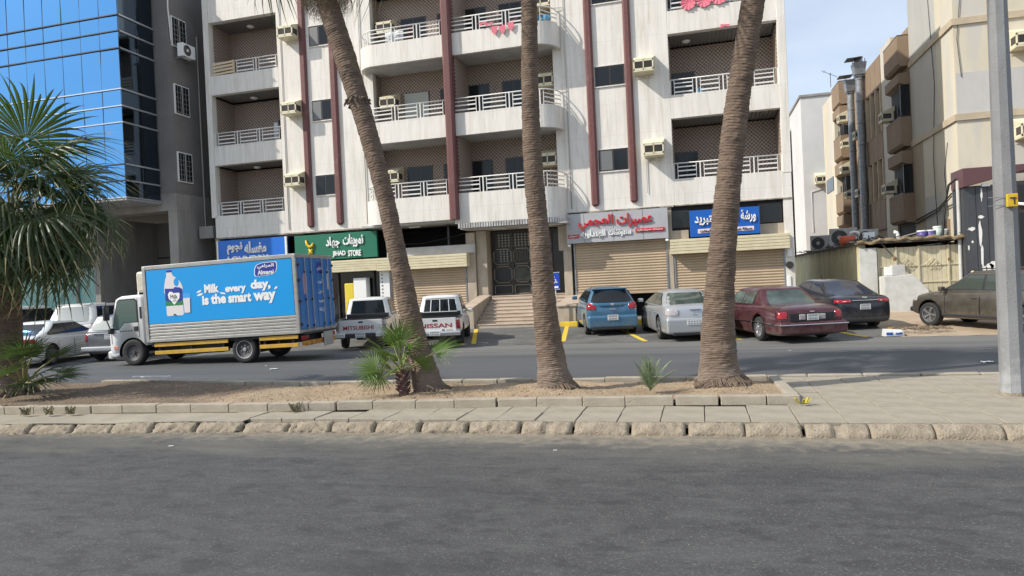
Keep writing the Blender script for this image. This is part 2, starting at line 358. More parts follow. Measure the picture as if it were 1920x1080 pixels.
b = B(); b.grid(lambda u, v: (4.9+14*u+.25*math.sin(v*19)*(1-u), 19.4+9*v, max(-.02, dirtz(4.9+14*u, 19.4+9*v)*min(1, u*9, v*14))+random.uniform(-.006, .006)), 60, 50)
struct(b.obj('sandy_verge', dirtm, smooth=True))
b = B(); b.quad((4.5, 28.2, .05), (60, 28.2, .05), (60, 90, .05), (4.5, 90, .05)); struct(b.obj('alley_ground', dirtm))
# ---- painted bay lines and yellow kerb
def bay_line(x, y, L, w=.15, ang=17):
    b = B(); dx, dy = -math.sin(R(ang)), math.cos(R(ang)); n = 8
    for i in range(n):
        a, c = i/n*L, (i+1)/n*L
        p = [(x+dx*a-w/2, y+dy*a), (x+dx*a+w/2, y+dy*a), (x+dx*c+w/2, y+dy*c), (x+dx*c-w/2, y+dy*c)]
        b.quad(*[(q[0], q[1], rampZ(q[1])+.004) for q in p])
    return struct(b.obj('parking_line', yellow))
for x, y, L in ((-6.72, 20.1, 4.7), (-3.96, 20.2, 4.5), (-1.52, 19.75, 5.0), (1.02, 19.6, 4.6), (4.12, 19.6, 1.6), (-9.4, 19.9, 4.8)): bay_line(x, y, L, ang=9 if x == -3.96 else 17)
b = B(); b.quad((4.75, 20.3, .072), (4.9, 20.15, .072), (5.15, 21.3, .08), (5.02, 21.35, .08)); struct(b.obj('parking_line', yellow))
# ---- raised walk in front of the shops
b = B(); b.box(-4.9, 24.75, .1, 3.4, 27.9, .30).box(-21.3, 24.75, .1, -8.95, 27.9, .30); struct(b.obj('shop_pavement', slabm))
ks = struct(bpy.data.objects.new('yellow_kerb', None)); COL.objects.link(ks)
x = -4.9
while x < 3.3:
    c = B(); c.box(0, 0, 0, .77, .14, .2); c.obj('kerb_stone', yellow, ks, bevel=.02, loc=(x, 24.6, .12+random.uniform(-.01, .01))); x += .8
ks = struct(bpy.data.objects.new('shop_kerb', None)); COL.objects.link(ks)
x = -21.2
while x < -9.6:
    c = B(); c.box(0, 0, 0, .77, .14, .2); c.obj('kerb_stone', kerb2, ks, bevel=.02, loc=(x, 24.6, .12+random.uniform(-.01, .01))); x += .8

# ---- median pavement
b = B(); top = []
for a, c in zip(xs, xs[1:]):
    y0a, y0c = kerbY(max(a, -40))+.14, kerbY(max(c, -40))+.14
    y1a = bkY(a)+.12 if a < 1.05 else 11.72; y1c = bkY(c)+.12 if c < 1.1 else 11.72
    zl = .065 if a >= -6 else .105
    b.quad((a, y0a, zl), (c, y0c, zl), (c, y1c, zl), (a, y1a, zl))
    b.quad((a, y1a, zl), (c, y1c, zl), (c, y1c+.02, -.05), (a, y1a+.02, -.05))
pave = struct(b.obj('median_pavement', slabm))
random.seed(11)
sm = []
for k in range(5):
    c = B(); c.box(-.2455, -.2455, -.06, .2455, .2455, 0); me = c.mesh('paving_slab', slabm); sm.append(me)
def slab(x, y):
    o = link('paving_slab', random.choice(sm), pave); o.location = (x, y, .124+random.uniform(-.006, .006)); o.rotation_euler = (random.uniform(-.012, .012), random.uniform(-.012, .012), random.uniform(-.012, .012))
    md = o.modifiers.new('bevel', 'BEVEL'); md.width = .006; md.segments = 1
for i in range(25):
    x = 5.75-i*.5
    for j in range(7):
        y = 8.42+j*.5
        if x < 1.2:
            if y > plY(x)+.12: continue
        if y-.25 < kerbY(x)+.1: continue
        slab(x, y)
b = B(); b.grid(lambda u, v: (-30+24.0*u, (kerbY(-30+24*u)+.15)*(1-v)+(plY(-30+24*u)+.05)*v, .114+.008*math.sin(u*60)*math.cos(v*5)), 60, 4)
struct(b.obj('concrete_apron', slabm, smooth=True))
b = B(); b.box(5.98, 8.2, .06, 60, 11.7, .122); struct(b.obj('far_pavement', slabm))

# ---- near kerb: worn stones of their own shapes
kroot = struct(bpy.data.objects.new('near_kerb', None)); COL.objects.link(kroot)
from mathutils import noise
def worn_stone(L, seed, worn, broken=False):
    n = 22; prof = [(0, -.04), (0, .03), (.004, .055), (.015, .078), (.04, .105), (.065, .130), (.10, .150), (.13, .155), (.16, .157), (.20, .156), (.20, -.04)]
    b = B(); k = len(prof)
    for i in range(n+1):
        t = i/n; e = min(t, 1-t)
        for (y, z) in prof:
            q = Vector((t*L*3+seed*7.3, y*9, z*9))
            a = noise.noise(q*1.6)*.020*worn+noise.noise(q*5)*.020*worn+noise.noise(q*14)*.009*(worn+.3)
            r = max(0, 1-e/.06)
            sh = r*r*.016*(.4+worn)
            yy = y+abs(a)*(1 if y < .1 else 0)+(sh if y < .15 else 0); zz = z-(abs(a)*1.1+sh if z > .03 else 0)
            if broken and .45 < t < .62 and z > 0: zz -= .035; yy += .03
            b.v.append((t*L+(a*.6 if 0 < i < n else 0), yy, zz*.84))
    for i in range(n):
        for j in range(k-1): q = i*k+j; b.f.append((q, q+1, q+k+1, q+k))
    b.f.append(tuple(range(k))); b.f.append(tuple(n*k+j for j in range(k-1, -1, -1)))
    return b.mesh('kerb_stone', kerbm, smooth=True)
x = 6.7; i = 0
while x > -16:
    L = random.choice((.60, .62, .63, .58)); gap = random.choice((.012, .015, .02, .035)) if x > -1 else random.choice((.02, .03, .05, .04))
    worn = .35 if x > 1.2 else (1.0 if x > -1.6 else 1.5)
    x0 = x-L; o = link('kerb_stone', worn_stone(L, i, worn, i in (8, 13)), kroot)
    ang = math.atan2(kerbY(x)-kerbY(x0), L); o.location = (x0, kerbY(x0)-.01+random.uniform(-.012, .012), random.uniform(-.012, .004)-(.012 if x < -2 else 0)); o.rotation_euler = (random.uniform(-.03, .03), random.uniform(-.02, .02), ang+random.uniform(-.015, .015))
    x = x0-gap; i += 1
kr = struct(bpy.data.objects.new('road_side_kerb', None)); COL.objects.link(kr)
x = 8.0
while x > 1.3:
    c = B(); c.box(0, 0, 0, .78, .14, .2); c.obj('kerb_stone', kerb2, kr, bevel=.02, loc=(x-.8, 11.72, -.05+random.uniform(-.006, .004))); x -= .8

# ---- planter: soil and its kerb blocks
pk = struct(bpy.data.objects.new('planter_kerb', None)); COL.objects.link(pk)
def block_row(pts, L0, gapf, w=.15, h=.125, z=.11, mlist=None, skip=None):
    d = 0; P = [Vector((*p, 0)) for p in pts]; seg = [(P[i+1]-P[i]).length for i in range(len(P)-1)]; tot = sum(seg); i = 0
    while d < tot-.1:
        L = min(random.choice(L0), tot-d); g = random.choice(gapf)
        def at(t):
            for k, s in enumerate(seg):
                if t <= s or k == len(seg)-1: return P[k]+(P[k+1]-P[k])*(t/s)
                t -= s
        a, c = at(d), at(d+L-g); ang = math.atan2(c.y-a.y, c.x-a.x); LL = (c-a).length
        if not (skip and skip(a.x)):
            bb = B(); bb.box(0, -w/2, 0, LL, w/2, h)
            bb.obj('kerb_stone', kerb2, pk, bevel=.012, loc=(a.x, a.y, z+random.uniform(-.008, .006)), rot=(random.uniform(-.02, .02), random.uniform(-.008, .008), ang+random.uniform(-.006, .006)))
        d += L; i += 1
block_row([(1.15, 9.31), (-2.2, 9.14), (-6.0, 8.71), (-10.6, 8.43), (-14, 8.12), (-18, 7.7)], (.56, .58, .55, .62, .40), (.006, .008, .012, .03), z=.115)
block_row([(1.08, 9.40), (1.0, 11.08)], (.56, .6), (.008, .02), z=.12)
block_row([(.92, 11.05), (-3.5, 10.9), (-6.6, 10.8), (-10, 11.16), (-14, 11.4), (-19, 11.5)], (.6, .62, .58), (.006, .01, .02), z=.115, skip=lambda x: x < -11.5)
def soilz(x, y):
    n = noise.noise(Vector((x*1.1, y*1.3, 0)))*.05+noise.noise(Vector((x*4, y*4, 3)))*.018+noise.noise(Vector((x*13, y*13, 5)))*.007
    z = .185+n
    for (px, py) in ((-4.08, 9.95), (-2.1, 9.95), (.24, 10.3)): z += .06*math.exp(-((x-px)**2+(y-py)**2)/.35)
    if x < -7: z += .03*min(1, (-7-x)/3)
    return z
b = B(); b.grid(lambda u, v: (-22+22.98*u, plY(-22+22.98*u)*(1-v)+bkY(-22+22.98*u)*v+.06*(1-2*v), soilz(-22+22.98*u, plY(-22+22.98*u)*(1-v)+bkY(-22+22.98*u)*v)), 420, 40)
struct(b.obj('planter_soil', soilm, smooth=True))
random.seed(5)
def pebbles(name, n, fn, s0, s1, m):
    b = B()
    for _ in range(n):
        x, y, z = fn(); s = random.uniform(s0, s1); k = len(b.v)
        a = random.uniform(0, 3.1)
        for dx, dy, dz in ((1,0,0),(0,1,0),(-1,0,0),(0,-1,0),(0,0,.8),(0,0,-.5)):
            b.v.append((x+s*(dx*math.cos(a)-dy*math.sin(a))*random.uniform(.7, 1.2), y+s*(dx*math.sin(a)+dy*math.cos(a)), z+s*dz))
        b.f += [(k+i, k+(i+1) % 4, k+4) for i in range(4)]+[(k+(i+1) % 4, k+i, k+5) for i in range(4)]
    return stuff(b.obj(name, m, fix=False))
def psoil():
    x = random.uniform(-12, .9); v = random.random(); y = plY(x)*(1-v)+bkY(x)*v+.06*(1-2*v); return x, y, soilz(x, y)
pebm = mat('pebble', (0.40, 0.30, 0.20), .9, col2=(.22, .16, .11), nscale=9)
pebbles('soil_pebbles', 2600, psoil, .006, .022, pebm)
def pkerb():
    x = random.uniform(-9.5, 5); y = kerbY(x)-abs(random.gauss(0, .13))-.01; return x, y, .003
pebbles('gutter_grit', 2600, pkerb, .002, .008, kerbm)
def proad(): return random.uniform(-7, 5), random.uniform(2.4, 7.8), .001
pebbles('road_grit', 260, proad, .002, .006, kerbm)
leafd = mat('dry_leaf', (0.20, 0.13, 0.07), .9)
b = B()
for _ in range(240):
    x, y, z = psoil(); a = random.uniform(0, 6.3); L = random.uniform(.02, .06); w = L*.3
    dx, dy = math.cos(a)*L, math.sin(a)*L; b.quad((x, y, z+.012), (x+dx*.5-dy*.3, y+dy*.5+dx*.3, z+.02), (x+dx, y+dy, z+.016), (x+dx*.5+dy*.3, y+dy*.5-dx*.3, z+.012))
stuff(b.obj('leaf_litter', leafd, fix=False))
# litter on the tarmac
paperm = mat('paper', (.75, .75, .72), .8)
random.seed(9)
for (x, y, s, z, lab) in ((-6.3, 7.05, .03, .0, 'tiny white scrap of paper on the near road towards the left kerb'), (-1.55, 7.2, .02, 0, 'tiny pale fleck on the near road below the middle palm'), (.16, 3.0, .012, 0, 'pale pebble lying in the foreground of the near road'),
                     (-9.9, 14.5, .09, 0, 'crumpled white litter on the far road in front of the pickups'), (-10.6, 15.2, .03, 0, 'small white scrap on the far road behind the truck'), (4.9, 14.1, .10, 0, 'long white scrap on the far road left of the concrete pole'), (1.9, 16.6, .03, 0, 'tiny white scrap on the far road below the maroon sedan')):
    bb = B(); bb.grid(lambda u, v: ((u-.5)*2*s, (v-.5)*1.1*s, .004+abs(math.sin(u*5+v*4))*s*.22), 4, 3)
    tag(bb.obj('paper_scrap', paperm, loc=(x, y, z), rot=(0, 0, random.uniform(0, .4))), lab, 'litter')
# plank lying at the soil's far edge
bb = B(); bb.box(-.42, -.03, 0, .42, .03, .03); tag(bb.obj('plank', paperm, bevel=.004, loc=(-10.2, 11.0, .31)), 'weathered white batten lying on the soil at its far kerb', 'plank')

# ================================================================ apartment building
FY = 27.0; TOPZ = 16.6
apt = thing('apartment_building', 'white clad apartment block with lattice tiled balconies and maroon pilasters above closed shops', 'building', (-8.9, FY, 0))
def A(b, name, m, parent=None, **k):
    """geometry written in world metres, parented under the building"""
    o = b.obj(name, m, parent or apt, **k); return o
apt.location = (0, 0, 0)
LV = [(5.45, 7.73), (8.61, 10.92), (11.79, 14.2)]         # parapet top .. opening top
b = B(); t = .28
def wal(x0, x1, z0, z1, y0=FY, th=t): b.box(x0, y0, z0, x1, y0+th, z1)
wal(-21.25, -20.97, 5.38, TOPZ, FY-.04, t+.04); wal(-20.97, -20.90, 4.46, 5.45); wal(-21.10, -20.97, 4.46, 5.38)
wal(-17.5, -13.4, 4.46, TOPZ)
def bay(x0, x1):
    z = 4.46
    for p, q in LV: wal(x0, x1, z, p); z = q
    wal(x0, x1, z, TOPZ)
wal(-20.90, -17.5, 4.46, 5.45)
for (p, q), (p2, q2) in zip(LV, LV[1:]): wal(-20.97, -17.5, q, p2)
wal(-20.97, -17.5, 14.2, TOPZ)
wal(-4.85, -.75, 4.46, TOPZ)
wal(-.75, 3.12, 4.46, 5.45)
for (p, q), (p2, q2) in zip(LV, LV[1:]): wal(-.75, 3.12, q, p2)
wal(-.75, 3.12, 14.2, TOPZ); wal(3.12, 3.41, 5.36, TOPZ, FY-.04, t+.04)
wal(-13.4, -4.85, 14.2, TOPZ)
# end walls and returns of the recess
b.box(-21.25, FY+t, 5.38, -20.97, 40, TOPZ); b.box(3.12, FY+t, .1, 3.41, 40, TOPZ); b.box(-21.10, FY+t, .1, -20.97, 40, 5.38)
b.box(-13.4, FY+t, 4.46, -12.97, 27.75, 14.2); b.box(-5.2, FY+t, 4.46, -4.85, 27.75, 14.2); b.box(-5.2, FY, 4.46, -4.852, FY+t, 14.2); b.box(-13.398, FY, 4.46, -12.97, FY+t, 14.2)
b.box(-21.25, 40, .1, 3.41, 40.2, TOPZ); b.box(-20.97, FY+t, TOPZ-.8, 3.12, 40, TOPZ-.6)
A(b, 'wall', wallm, bevel=.012)
# panels between the pilasters, slightly proud as separate bays
for x0, x1, zs in ((-16.05, -14.95, (5.99, 6.85, 9.22, 10.1, 12.45, 13.32)), (-3.58, -2.40, (5.96, 6.8, 9.25, 10.02, 12.45, 13.25))):
    pass
# lattice tiled recess walls
for x0, x1, yb in ((-20.97, -17.5, 28.5), (-.75, 3.12, 28.6)):
    for i, (p, q) in enumerate(LV):
        pl = p-.95
        for a in ((x0, yb, pl, x1, yb+.1, q+.02), (x0+.001, FY+t, pl, x0+.03, yb, q+.02), (x1-.03, FY+t, pl, x1-.001, yb, q+.02)): c = B(); c.box(*a); A(c, 'tiled_wall', tilem)
        c = B(); c.box(x0+.035, FY+t, p-1.03, x1-.035, yb-.003, p-.95) if i == 0 else c.box(x0+.035, FY+t, q-2.22-.06, x1-.035, yb-.003, q-2.22); A(c, 'balcony_floor', soffm)
        if x0 > -5 or i == 2:
            c = B(); c.box(x0+.03, FY+t, q+.001, x1-.03, yb, q+.03); A(c, 'ceiling', slatm)
            c = B(); n = 26
            for k in range(n): c.box(x0+.05+(x1-x0-.1)*k/n, FY+t, q-.03, x0+.05+(x1-x0-.1)*(k+.55)/n, yb, q+.001)
            A(c, 'ceiling_slats', slatm)['kind'] = 'stuff'
        else:
            c = B(); c.box(x0+.03, FY+t, q+.001, x1-.03, yb, q+.03); A(c, 'ceiling', slatm)
        if x0 < -5 or i > 0:
            c = B(); c.lathe([(.17, 0), (.165, -.05), (.09, -.09), (0.01, -.10)], 14, Matrix.Translation(((x0*.55+x1*.45) if x0 < -5 else -.1, 27.9, q-.03))); A(c, 'ceiling_lamp', rail, smooth=True)
for i, (p, q) in enumerate(LV):
    pl = (LV[i-1][1]+.225) if i else 4.67
    for a in ((-12.938, 27.7, pl, -5.232, 27.8, q+.02), (-12.969, FY+t, pl, -12.94, 27.72, q+.02), (-5.23, FY+t, pl, -5.201, 27.72, q+.02)): c = B(); c.box(*a); A(c, 'tiled_wall', tiled)
    c = B(); c.box(-9.10, 26.22, pl, -8.96, 27.699, q+.019); A(c, 'divider_wall', tiled)
# centre balconies with rounded ends
def balc_outline(x0, x1, lft, y0=26.05, yb=27.0, r=.85):
    pts = []
    n = 10
    if lft:      # rounded at x0
        pts = [(x1, yb), (x1, y0)]+[(x0+r-r*math.sin(a*math.pi/2/n), yb-(yb-y0)*math.cos(a*math.pi/2/n)) for a in range(n+1)]
    else:
        pts = [(x0, yb), (x0, y0)]+[(x1-r+r*math.sin(a*math.pi/2/n), yb-(yb-y0)*math.cos(a*math.pi/2/n)) for a in range(n+1)]
    return pts
def ribbon(pts, z0, z1, th):
    """a thin wall standing on an open path"""
    b = B(); P = [Vector((x, y, 0)) for x, y in pts]; nrm = []
    for i in range(len(P)):
        d = (P[min(i+1, len(P)-1)]-P[max(i-1, 0)]).normalized(); nrm.append(Vector((-d.y, d.x, 0)))
    for i in range(len(P)):
        q = P[i]+nrm[i]*th
        b.v += [(P[i].x, P[i].y, z0), (P[i].x, P[i].y, z1), (q.x, q.y, z1), (q.x, q.y, z0)]
    for i in range(len(P)-1):
        for j in range(4): b.f.append((i*4+j, i*4+(j+1) % 4, i*4+4+(j+1) % 4, i*4+4+j))
    b.f.append((0, 1, 2, 3)); k = (len(P)-1)*4; b.f.append((k+3, k+2, k+1, k)); return b
def bars_on(path, z, posts_every, parent):
    """top rail, posts and the pairs of broad slats between them; each bar its own part"""
    P = [Vector((x, y, 0)) for x, y in path]; seg = [(P[i+1]-P[i]).length for i in range(len(P)-1)]; tot = sum(seg)
    def at(t):
        for k, s in enumerate(seg):
            if t <= s or k == len(seg)-1: return P[k]+(P[k+1]-P[k])*(t/s if s else 0)
            t -= s
    n = max(1, round(tot/posts_every)); H = .60
    c = B(); c.tube([(p.x, p.y, z+H) for p in P], .026, 6); A(c, 'top_rail', rail, parent, smooth=True)
    for i in range(n+1):
        p = at(min(tot*i/n, tot-.001)); c = B(); c.box(p.x-.022, p.y-.022, z, p.x+.022, p.y+.022, z+H-.012); A(c, 'post', rail, parent)
    for i in range(n):
        a, e = tot*i/n+.14, tot*(i+1)/n-.14
        if e-a < .25: continue
        for t_ in (a, e):
            p = at(t_); c = B(); c.box(p.x-.012, p.y-.012, z+.02, p.x+.012, p.y+.012, z+H-.03); A(c, 'upright', rail, parent)
        for h in (.13, .31, .46):
            c = B(); pa, pe = at(a), at(e); c.bar((pa.x, pa.y, z+h), (pe.x, pe.y, z+h), .03, .05 if h != .46 else .035); A(c, 'slat', rail, parent)
def grp(name, parent=apt):
    o = bpy.data.objects.new(name, None); COL.objects.link(o); o.parent = parent; return o
for i, (p, q) in enumerate(LV):
    bot = (LV[i-1][1]+.0) if i else 4.44
    for lft, x0, x1 in ((True, -13.35, -9.42), (False, -9.24, -4.87)):
        o = balc_outline(x0, x1, lft)
        bb = 4.26 if (not lft and i == 0) else bot
        c = ribbon(o[1:], bb, p, -.14 if lft else .14); A(c, 'parapet', wallm, smooth=False)
        ins = [(min(max(x, x0+.05), x1-.05), y+.05 if y < 26.99 else y-.001) for x, y in o]; c = B(); c.prism(ins, bb+.02, bb+.22, 'z'); A(c, 'soffit', soffm)
        c = B(); c.box(max(x0, -12.935), 27.001, bb+.022, min(x1, -5.235), 27.84, bb+.218); A(c, 'soffit', soffm)
        rp_ = [(x+(0 if abs(x-(x1 if lft else x0)) < .01 else (.07 if lft else -.07)), y+.07) for x, y in o[1:]]
        g = grp('railing'); bars_on(rp_ if lft else rp_, p, 1.12, g)
    # side bays
    for x0, x1 in ((-20.95, -17.52), (-.73, 3.10)):
        g = grp('railing'); bars_on([(x0, 27.12), (x1, 27.12)], p, 1.14 if x0 < -5 else .97, g)
# maroon pilasters
for x0, x1, z0, y0, y1 in ((-16.36, -16.06, 4.63, 26.86, FY), (-14.94, -14.63, 4.66, 26.86, FY), (-3.90, -3.60, 4.64, 26.86, FY), (-2.40, -2.12, 4.68, 26.86, FY)):
    c = B(); w = x1-x0
    c.prism([(x0, y1), (x0, y0+.06), (x0+.07, y0), (x1-.07, y0), (x1, y0+.06), (x1, y1)], z0+.06, 15.6, 'z'); c.prism([(x0+.05, y1), (x0+.05, y0+.09), (x0+.1, y0+.05), (x1-.1, y0+.05), (x1-.05, y0+.09), (x1-.05, y1)], z0, z0+.0595, 'z')
    A(c, 'pilaster', maroon)
c = B(); c.prism([(-9.38, 26.2), (-9.38, 25.84), (-9.31, 25.78), (-9.10, 25.78), (-9.03, 25.84), (-9.03, 26.2)], 4.42, 15.6, 'z'); A(c, 'pilaster', maroon)
# windows of the stair strips
def window(x0, z0, x1, z1, y=FY, panes=2, parent=apt, light=None, depth=.04, name='window'):
    f = B(); f.box(x0, y-.012, z0, x1, y+.015, z1); w = A(f, name, winf, parent); pw = (x1-x0-.04)/panes
    for k in range(panes):
        c = B(); a = x0+.02+pw*k+.03; c.box(a, y-.022+(.006 if k else 0), z0+.05, a+pw-.06, y-.013, z1-.05)
        A(c, 'pane', light if (light and k == 0) else glassd, w)
    return w
def reveal(x0, z0, x1, z1):
    fr = B(); fr.box(x0-.03, FY-.03, z1, x1+.03, FY, z1+.03).box(x0-.03, FY-.05, z0-.04, x1+.03, FY, z0); A(fr, 'sill', wallm)
grb = mat('grey_blind', (.16, .165, .165), .5)
for z0, z1, lt in ((5.99, 6.85, None), (9.22, 10.1, grb), (12.45, 13.32, grb)): window(-15.9, z0, -14.97, z1, light=lt); reveal(-15.9, z0, -14.97, z1)
for z0, z1, lt in ((5.96, 6.8, grb), (9.25, 10.02, None), (12.45, 13.25, None)): window(-3.56, z0, -2.43, z1, light=lt); reveal(-3.56, z0, -2.43, z1)
# openings in the recess back wall
for i, (p, q) in enumerate(LV):
    for x0, x1, lt in ((-11.88, -10.72, blind if i == 1 else None), (-10.22, -9.45, None), (-8.95, -8.05, None), (-7.50, -6.55, None)):
        yy = 27.69
        window(x0, p-.85, x1, p+1.52, yy, 2, light=lt if lt else None)
        if lt: c = B(); c.box(x0+.03, yy-.04, p-.8, x1-.03, yy-.023, p+1.49); A(c, 'shutter_blind', blind)
    window(-.70, p-.9, .18, p+1.25, 28.59, 2)
# pipes and cables on the facade
pipem = mat('drain_pipe', (.42, .40, .36), .6)
for x, y in ((-4.70, 26.96), (-13.5, 26.96), (-17.3, 26.97)):
    c = B(); c.tube([(x, y, 4.6), (x, y, 15.5)], .018, 6); A(c, 'pipe', pipem, smooth=True)
for z in (6.1, 9.3, 12.5):
    c = B(); c.tube([(-4.70, 26.96, z), (-5.15, 26.9, z+.02)], .014, 5); A(c, 'pipe', pipem)
c = B(); c.tube([(-1.75, 26.96, 5.0), (-1.75, 26.96, 6.2), (-1.45, 26.95, 6.25)], .014, 5); A(c, 'pipe', pipem)
cab = mat('black_cable', (.02, .02, .02), .6)
pts = [(-4.85+.2*k, 26.9, 4.40+.03*math.sin(k*.9)+.02*math.sin(k*2.3)) for k in range(21)]
c = B(); c.tube(pts, .014, 5); A(c, 'cable', cab)
pts = [(-21.0+.3*k, 26.9, 4.36+.03*math.sin(k*1.3)) for k in range(26)]; c = B(); c.tube(pts, .012, 5); A(c, 'cable', cab)
c = B(); c.box(-21.1, 26.93, 4.40, -13.4, 27.1, 4.455).box(-4.85, 26.93, 4.40, -.8, 27.1, 4.455).box(-.75, 26.93, 4.42, 3.4, 27.1, 4.455); A(c, 'ledge', mat('stained_ledge', (.46, .42, .35), .8, col2=(.2, .17, .13), nscale=6))

# ---- air conditioners in their cream cages
def ac_unit(front_w=.74, d=.58, h=.62):
    r = thing('caged_air_conditioner', '', 'air conditioner', group='caged air conditioners on the apartment facade')
    b = B(); w = front_w/2
    # bottom tray, back, tapered hood
    b.add([(-w, -d, 0), (w, -d, 0), (w, 0, 0), (-w, 0, 0), (-w, -d, .05), (w, -d, .05), (w, 0, .05), (-w, 0, .05)], [(0,3,2,1),(4,5,6,7),(0,1,5,4),(1,2,6,5),(2,3,7,6),(3,0,4,7)])
    b.add([(-w, -d, h-.13), (w, -d, h-.13), (w+.03, 0, h+.10), (-w-.03, 0, h+.10), (-w, -d, h-.17), (w, -d, h-.17), (w, 0, h-.17), (-w, 0, h-.17)], [(0,3,2,1),(4,5,6,7),(0,1,5,4),(1,2,6,5),(2,3,7,6),(3,0,4,7)])
    b.obj('cage', acm, r, bevel=.012)
    b = B()
    for x in (-w, -.02, w-.05): b.box(x, -d-.004, .05, x+.05 if x != -.02 else .02, -d+.04, h-.17)
    b.box(-w, -d-.004, .05, w, -d+.04, .13).box(-w, -d-.004, h-.24, w, -d+.04, h-.17)
    for s in (-1, 1):
        x0, x1 = (w-.03, w+.003) if s > 0 else (-w-.003, -w+.03)
        b.box(x0, -d+.041, .05, x1, -.0, .13).box(x0, -d+.041, h-.24, x1, 0, h-.17).box(x0, -.16, .13, x1, 0, h-.24)
    b.obj('grille_frame', acm, r, bevel=.006)
    for x0, x1 in ((-w+.055, -.03), (.035, w-.055)):
        b = B(); b.box(x0, -d+.012, .135, x1, -d+.03, h-.245)
        for k in range(6): z = .15+k*(h-.42)/5; b.box(x0, -d+.002, z, x1, -d+.011, z+.012)
        b.obj('grille', acd, r)
    for s in (-1, 1):
        b = B(); b.box(s*(w-.02), -d+.05, .135, s*(w-.008), -.17, h-.245); b.obj('side_grille', acd, r)
    b = B(); b.tube([(.1, -d*.6, 0), (.1, -d*.6, -.12), (.1, -.03, -.14)], .014, 5); b.tube([(-w+.05, -.02, -.1), (w-.1, -.02, -.1)], .01, 5); b.obj('drain_pipe', acm, r)
    return r
ac0 = ac_unit(); used = [False]
FLOOR = ['lowest', 'middle', 'upper']
def put_ac(x, y, z, label):
    if not used[0]: used[0] = True; ac0.location = (x, y, z); ac0['label'] = label; return ac0
    return dup(ac0, (x, y, z), label=label)
for i, z in enumerate((6.42, 9.52, 12.82)): put_ac(-16.72, FY, z, ['caged cream air conditioner left of maroon pilaster, above the laundry sign, lowest of three', 'caged cream air conditioner left of maroon pilaster, middle one of the left column', 'caged cream air conditioner left of maroon pilaster, highest of the left column near palm skirt'][i])
for i, z in enumerate((6.30, 9.45, 12.62)): put_ac(-12.42, 27.7, z, ['cream air conditioner cage on the lowest centre balcony, left end behind leaning palm', 'cream air conditioner cage on the middle centre balcony, left end above the railing', 'cream air conditioner cage on the top centre balcony, left end above a white railing'][i])
for i, z in enumerate((6.42, 9.58, 12.75)): put_ac(-5.62, 27.7, z, ['cream air conditioner cage on the lowest centre balcony, right of the straight palm', 'cream air conditioner cage on the middle centre balcony, right of the straight palm', 'cream air conditioner cage cut by the top picture edge right of the straight palm'][i])
for i, z in enumerate((6.32, 9.48)): put_ac((-1.42, -1.66)[i], FY, z, ['stained cream air conditioner cage right of maroon pilaster above the red lettered juice sign', 'cream air conditioner cage right of maroon pilaster, higher of the two on the right wall'][i])

# ---- laundry, bunting and clutter on balconies
cloth1 = mat('dark_cloth', (.05, .05, .07), .9); clothw = mat('white_cloth', (.6, .62, .64), .9); pinkm = mat('pink_paper', (.62, .10, .16), .8, col2=(.75, .25, .3), nscale=30); bluem = mat('blue_sheet', (.10, .28, .42), .8); clothr = mat('wine_cloth', (.10, .02, .03), .9)
def hang(x0, x1, z0, z1, y, m, label, name='laundry', cat='laundry', wav=5):
    b = B(); b.grid(lambda u, v: (x0+(x1-x0)*u, y+.035*math.sin(u*wav*3)+.02*v, z0+(z1-z0)*v-.04*math.sin(u*7)*(1-v)), 12, 5)
    o = b.obj(name, m, smooth=True); md = o.modifiers.new('solid', 'SOLIDIFY'); md.thickness = .006; tag(o, label, cat); return o
hang(-17.95, -17.72, 8.62, 9.6, 27.5, cloth1, 'dark cloth hanging at the right end of the left middle balcony')
hang(-18.15, -17.95, 8.62, 9.5, 27.45, clothw, 'white cloth hanging beside a dark one on the left middle balcony')
hang(-10.95, -10.72, 11.75, 12.35, 26.2, clothr, 'wine red cloth hung over the top centre balcony railing')
hang(-12.0, -11.2, 11.85, 12.3, 26.3, clothw, 'white patterned sheet drying behind the top centre railing')
hang(-5.75, -5.1, 11.82, 12.05, 26.25, bluem, 'pale blue folded sheet on the top right centre railing')
hang(.2, .55, 8.63, 8.85, 27.3, bluem, 'small blue cloth behind the right middle balcony railing')
woodm = mat('pale_wood', (.62, .50, .34), .7)
cr = thing('wooden_pallet', 'pale wooden pallet leaning against the railing of the top left balcony', 'pallet', (-20.3, 27.05, 11.80))
for k in range(4): c = B(); c.box(-.55, -.03, .03+k*.15, .55, 0, .12+k*.15); c.obj('board', woodm, cr, rot=(0, -.05, 0))
for xx in (-.5, .5): c = B(); c.box(xx-.04, 0, 0, xx+.04, .05, .62); c.obj('batten', woodm, cr)
bt = thing('bunting', 'pink paper pennants strung below the upper right centre balcony rail', 'bunting', (0, 0, 0))
c = B(); c.tube([(-8.0, 26.0, 12.0), (-7.4, 25.98, 11.88), (-6.9, 25.98, 11.80), (-6.3, 25.99, 11.98)], .006, 4); c.obj('string', pinkm, bt)
for k, (x, z) in enumerate(((-7.25, 11.78), (-6.92, 11.76), (-6.58, 11.84))):
    c = B(); c.prism([(x-.13, z), (x+.13, z+.02), (x+.11, z-.2), (x+.02, z-.34), (x-.10, z-.2)], 25.965, 25.975, 'y'); c.obj('pennant', pinkm, bt)
for x, z in ((-7.7, 11.98), (-7.45, 11.93)): c = B(); c.prism([(x-.16, z), (x+.18, z+.04), (x+.1, z-.1), (x, z-.03), (x-.1, z-.12)], 25.965, 25.975, 'y'); c.obj('pennant', pinkm, bt)
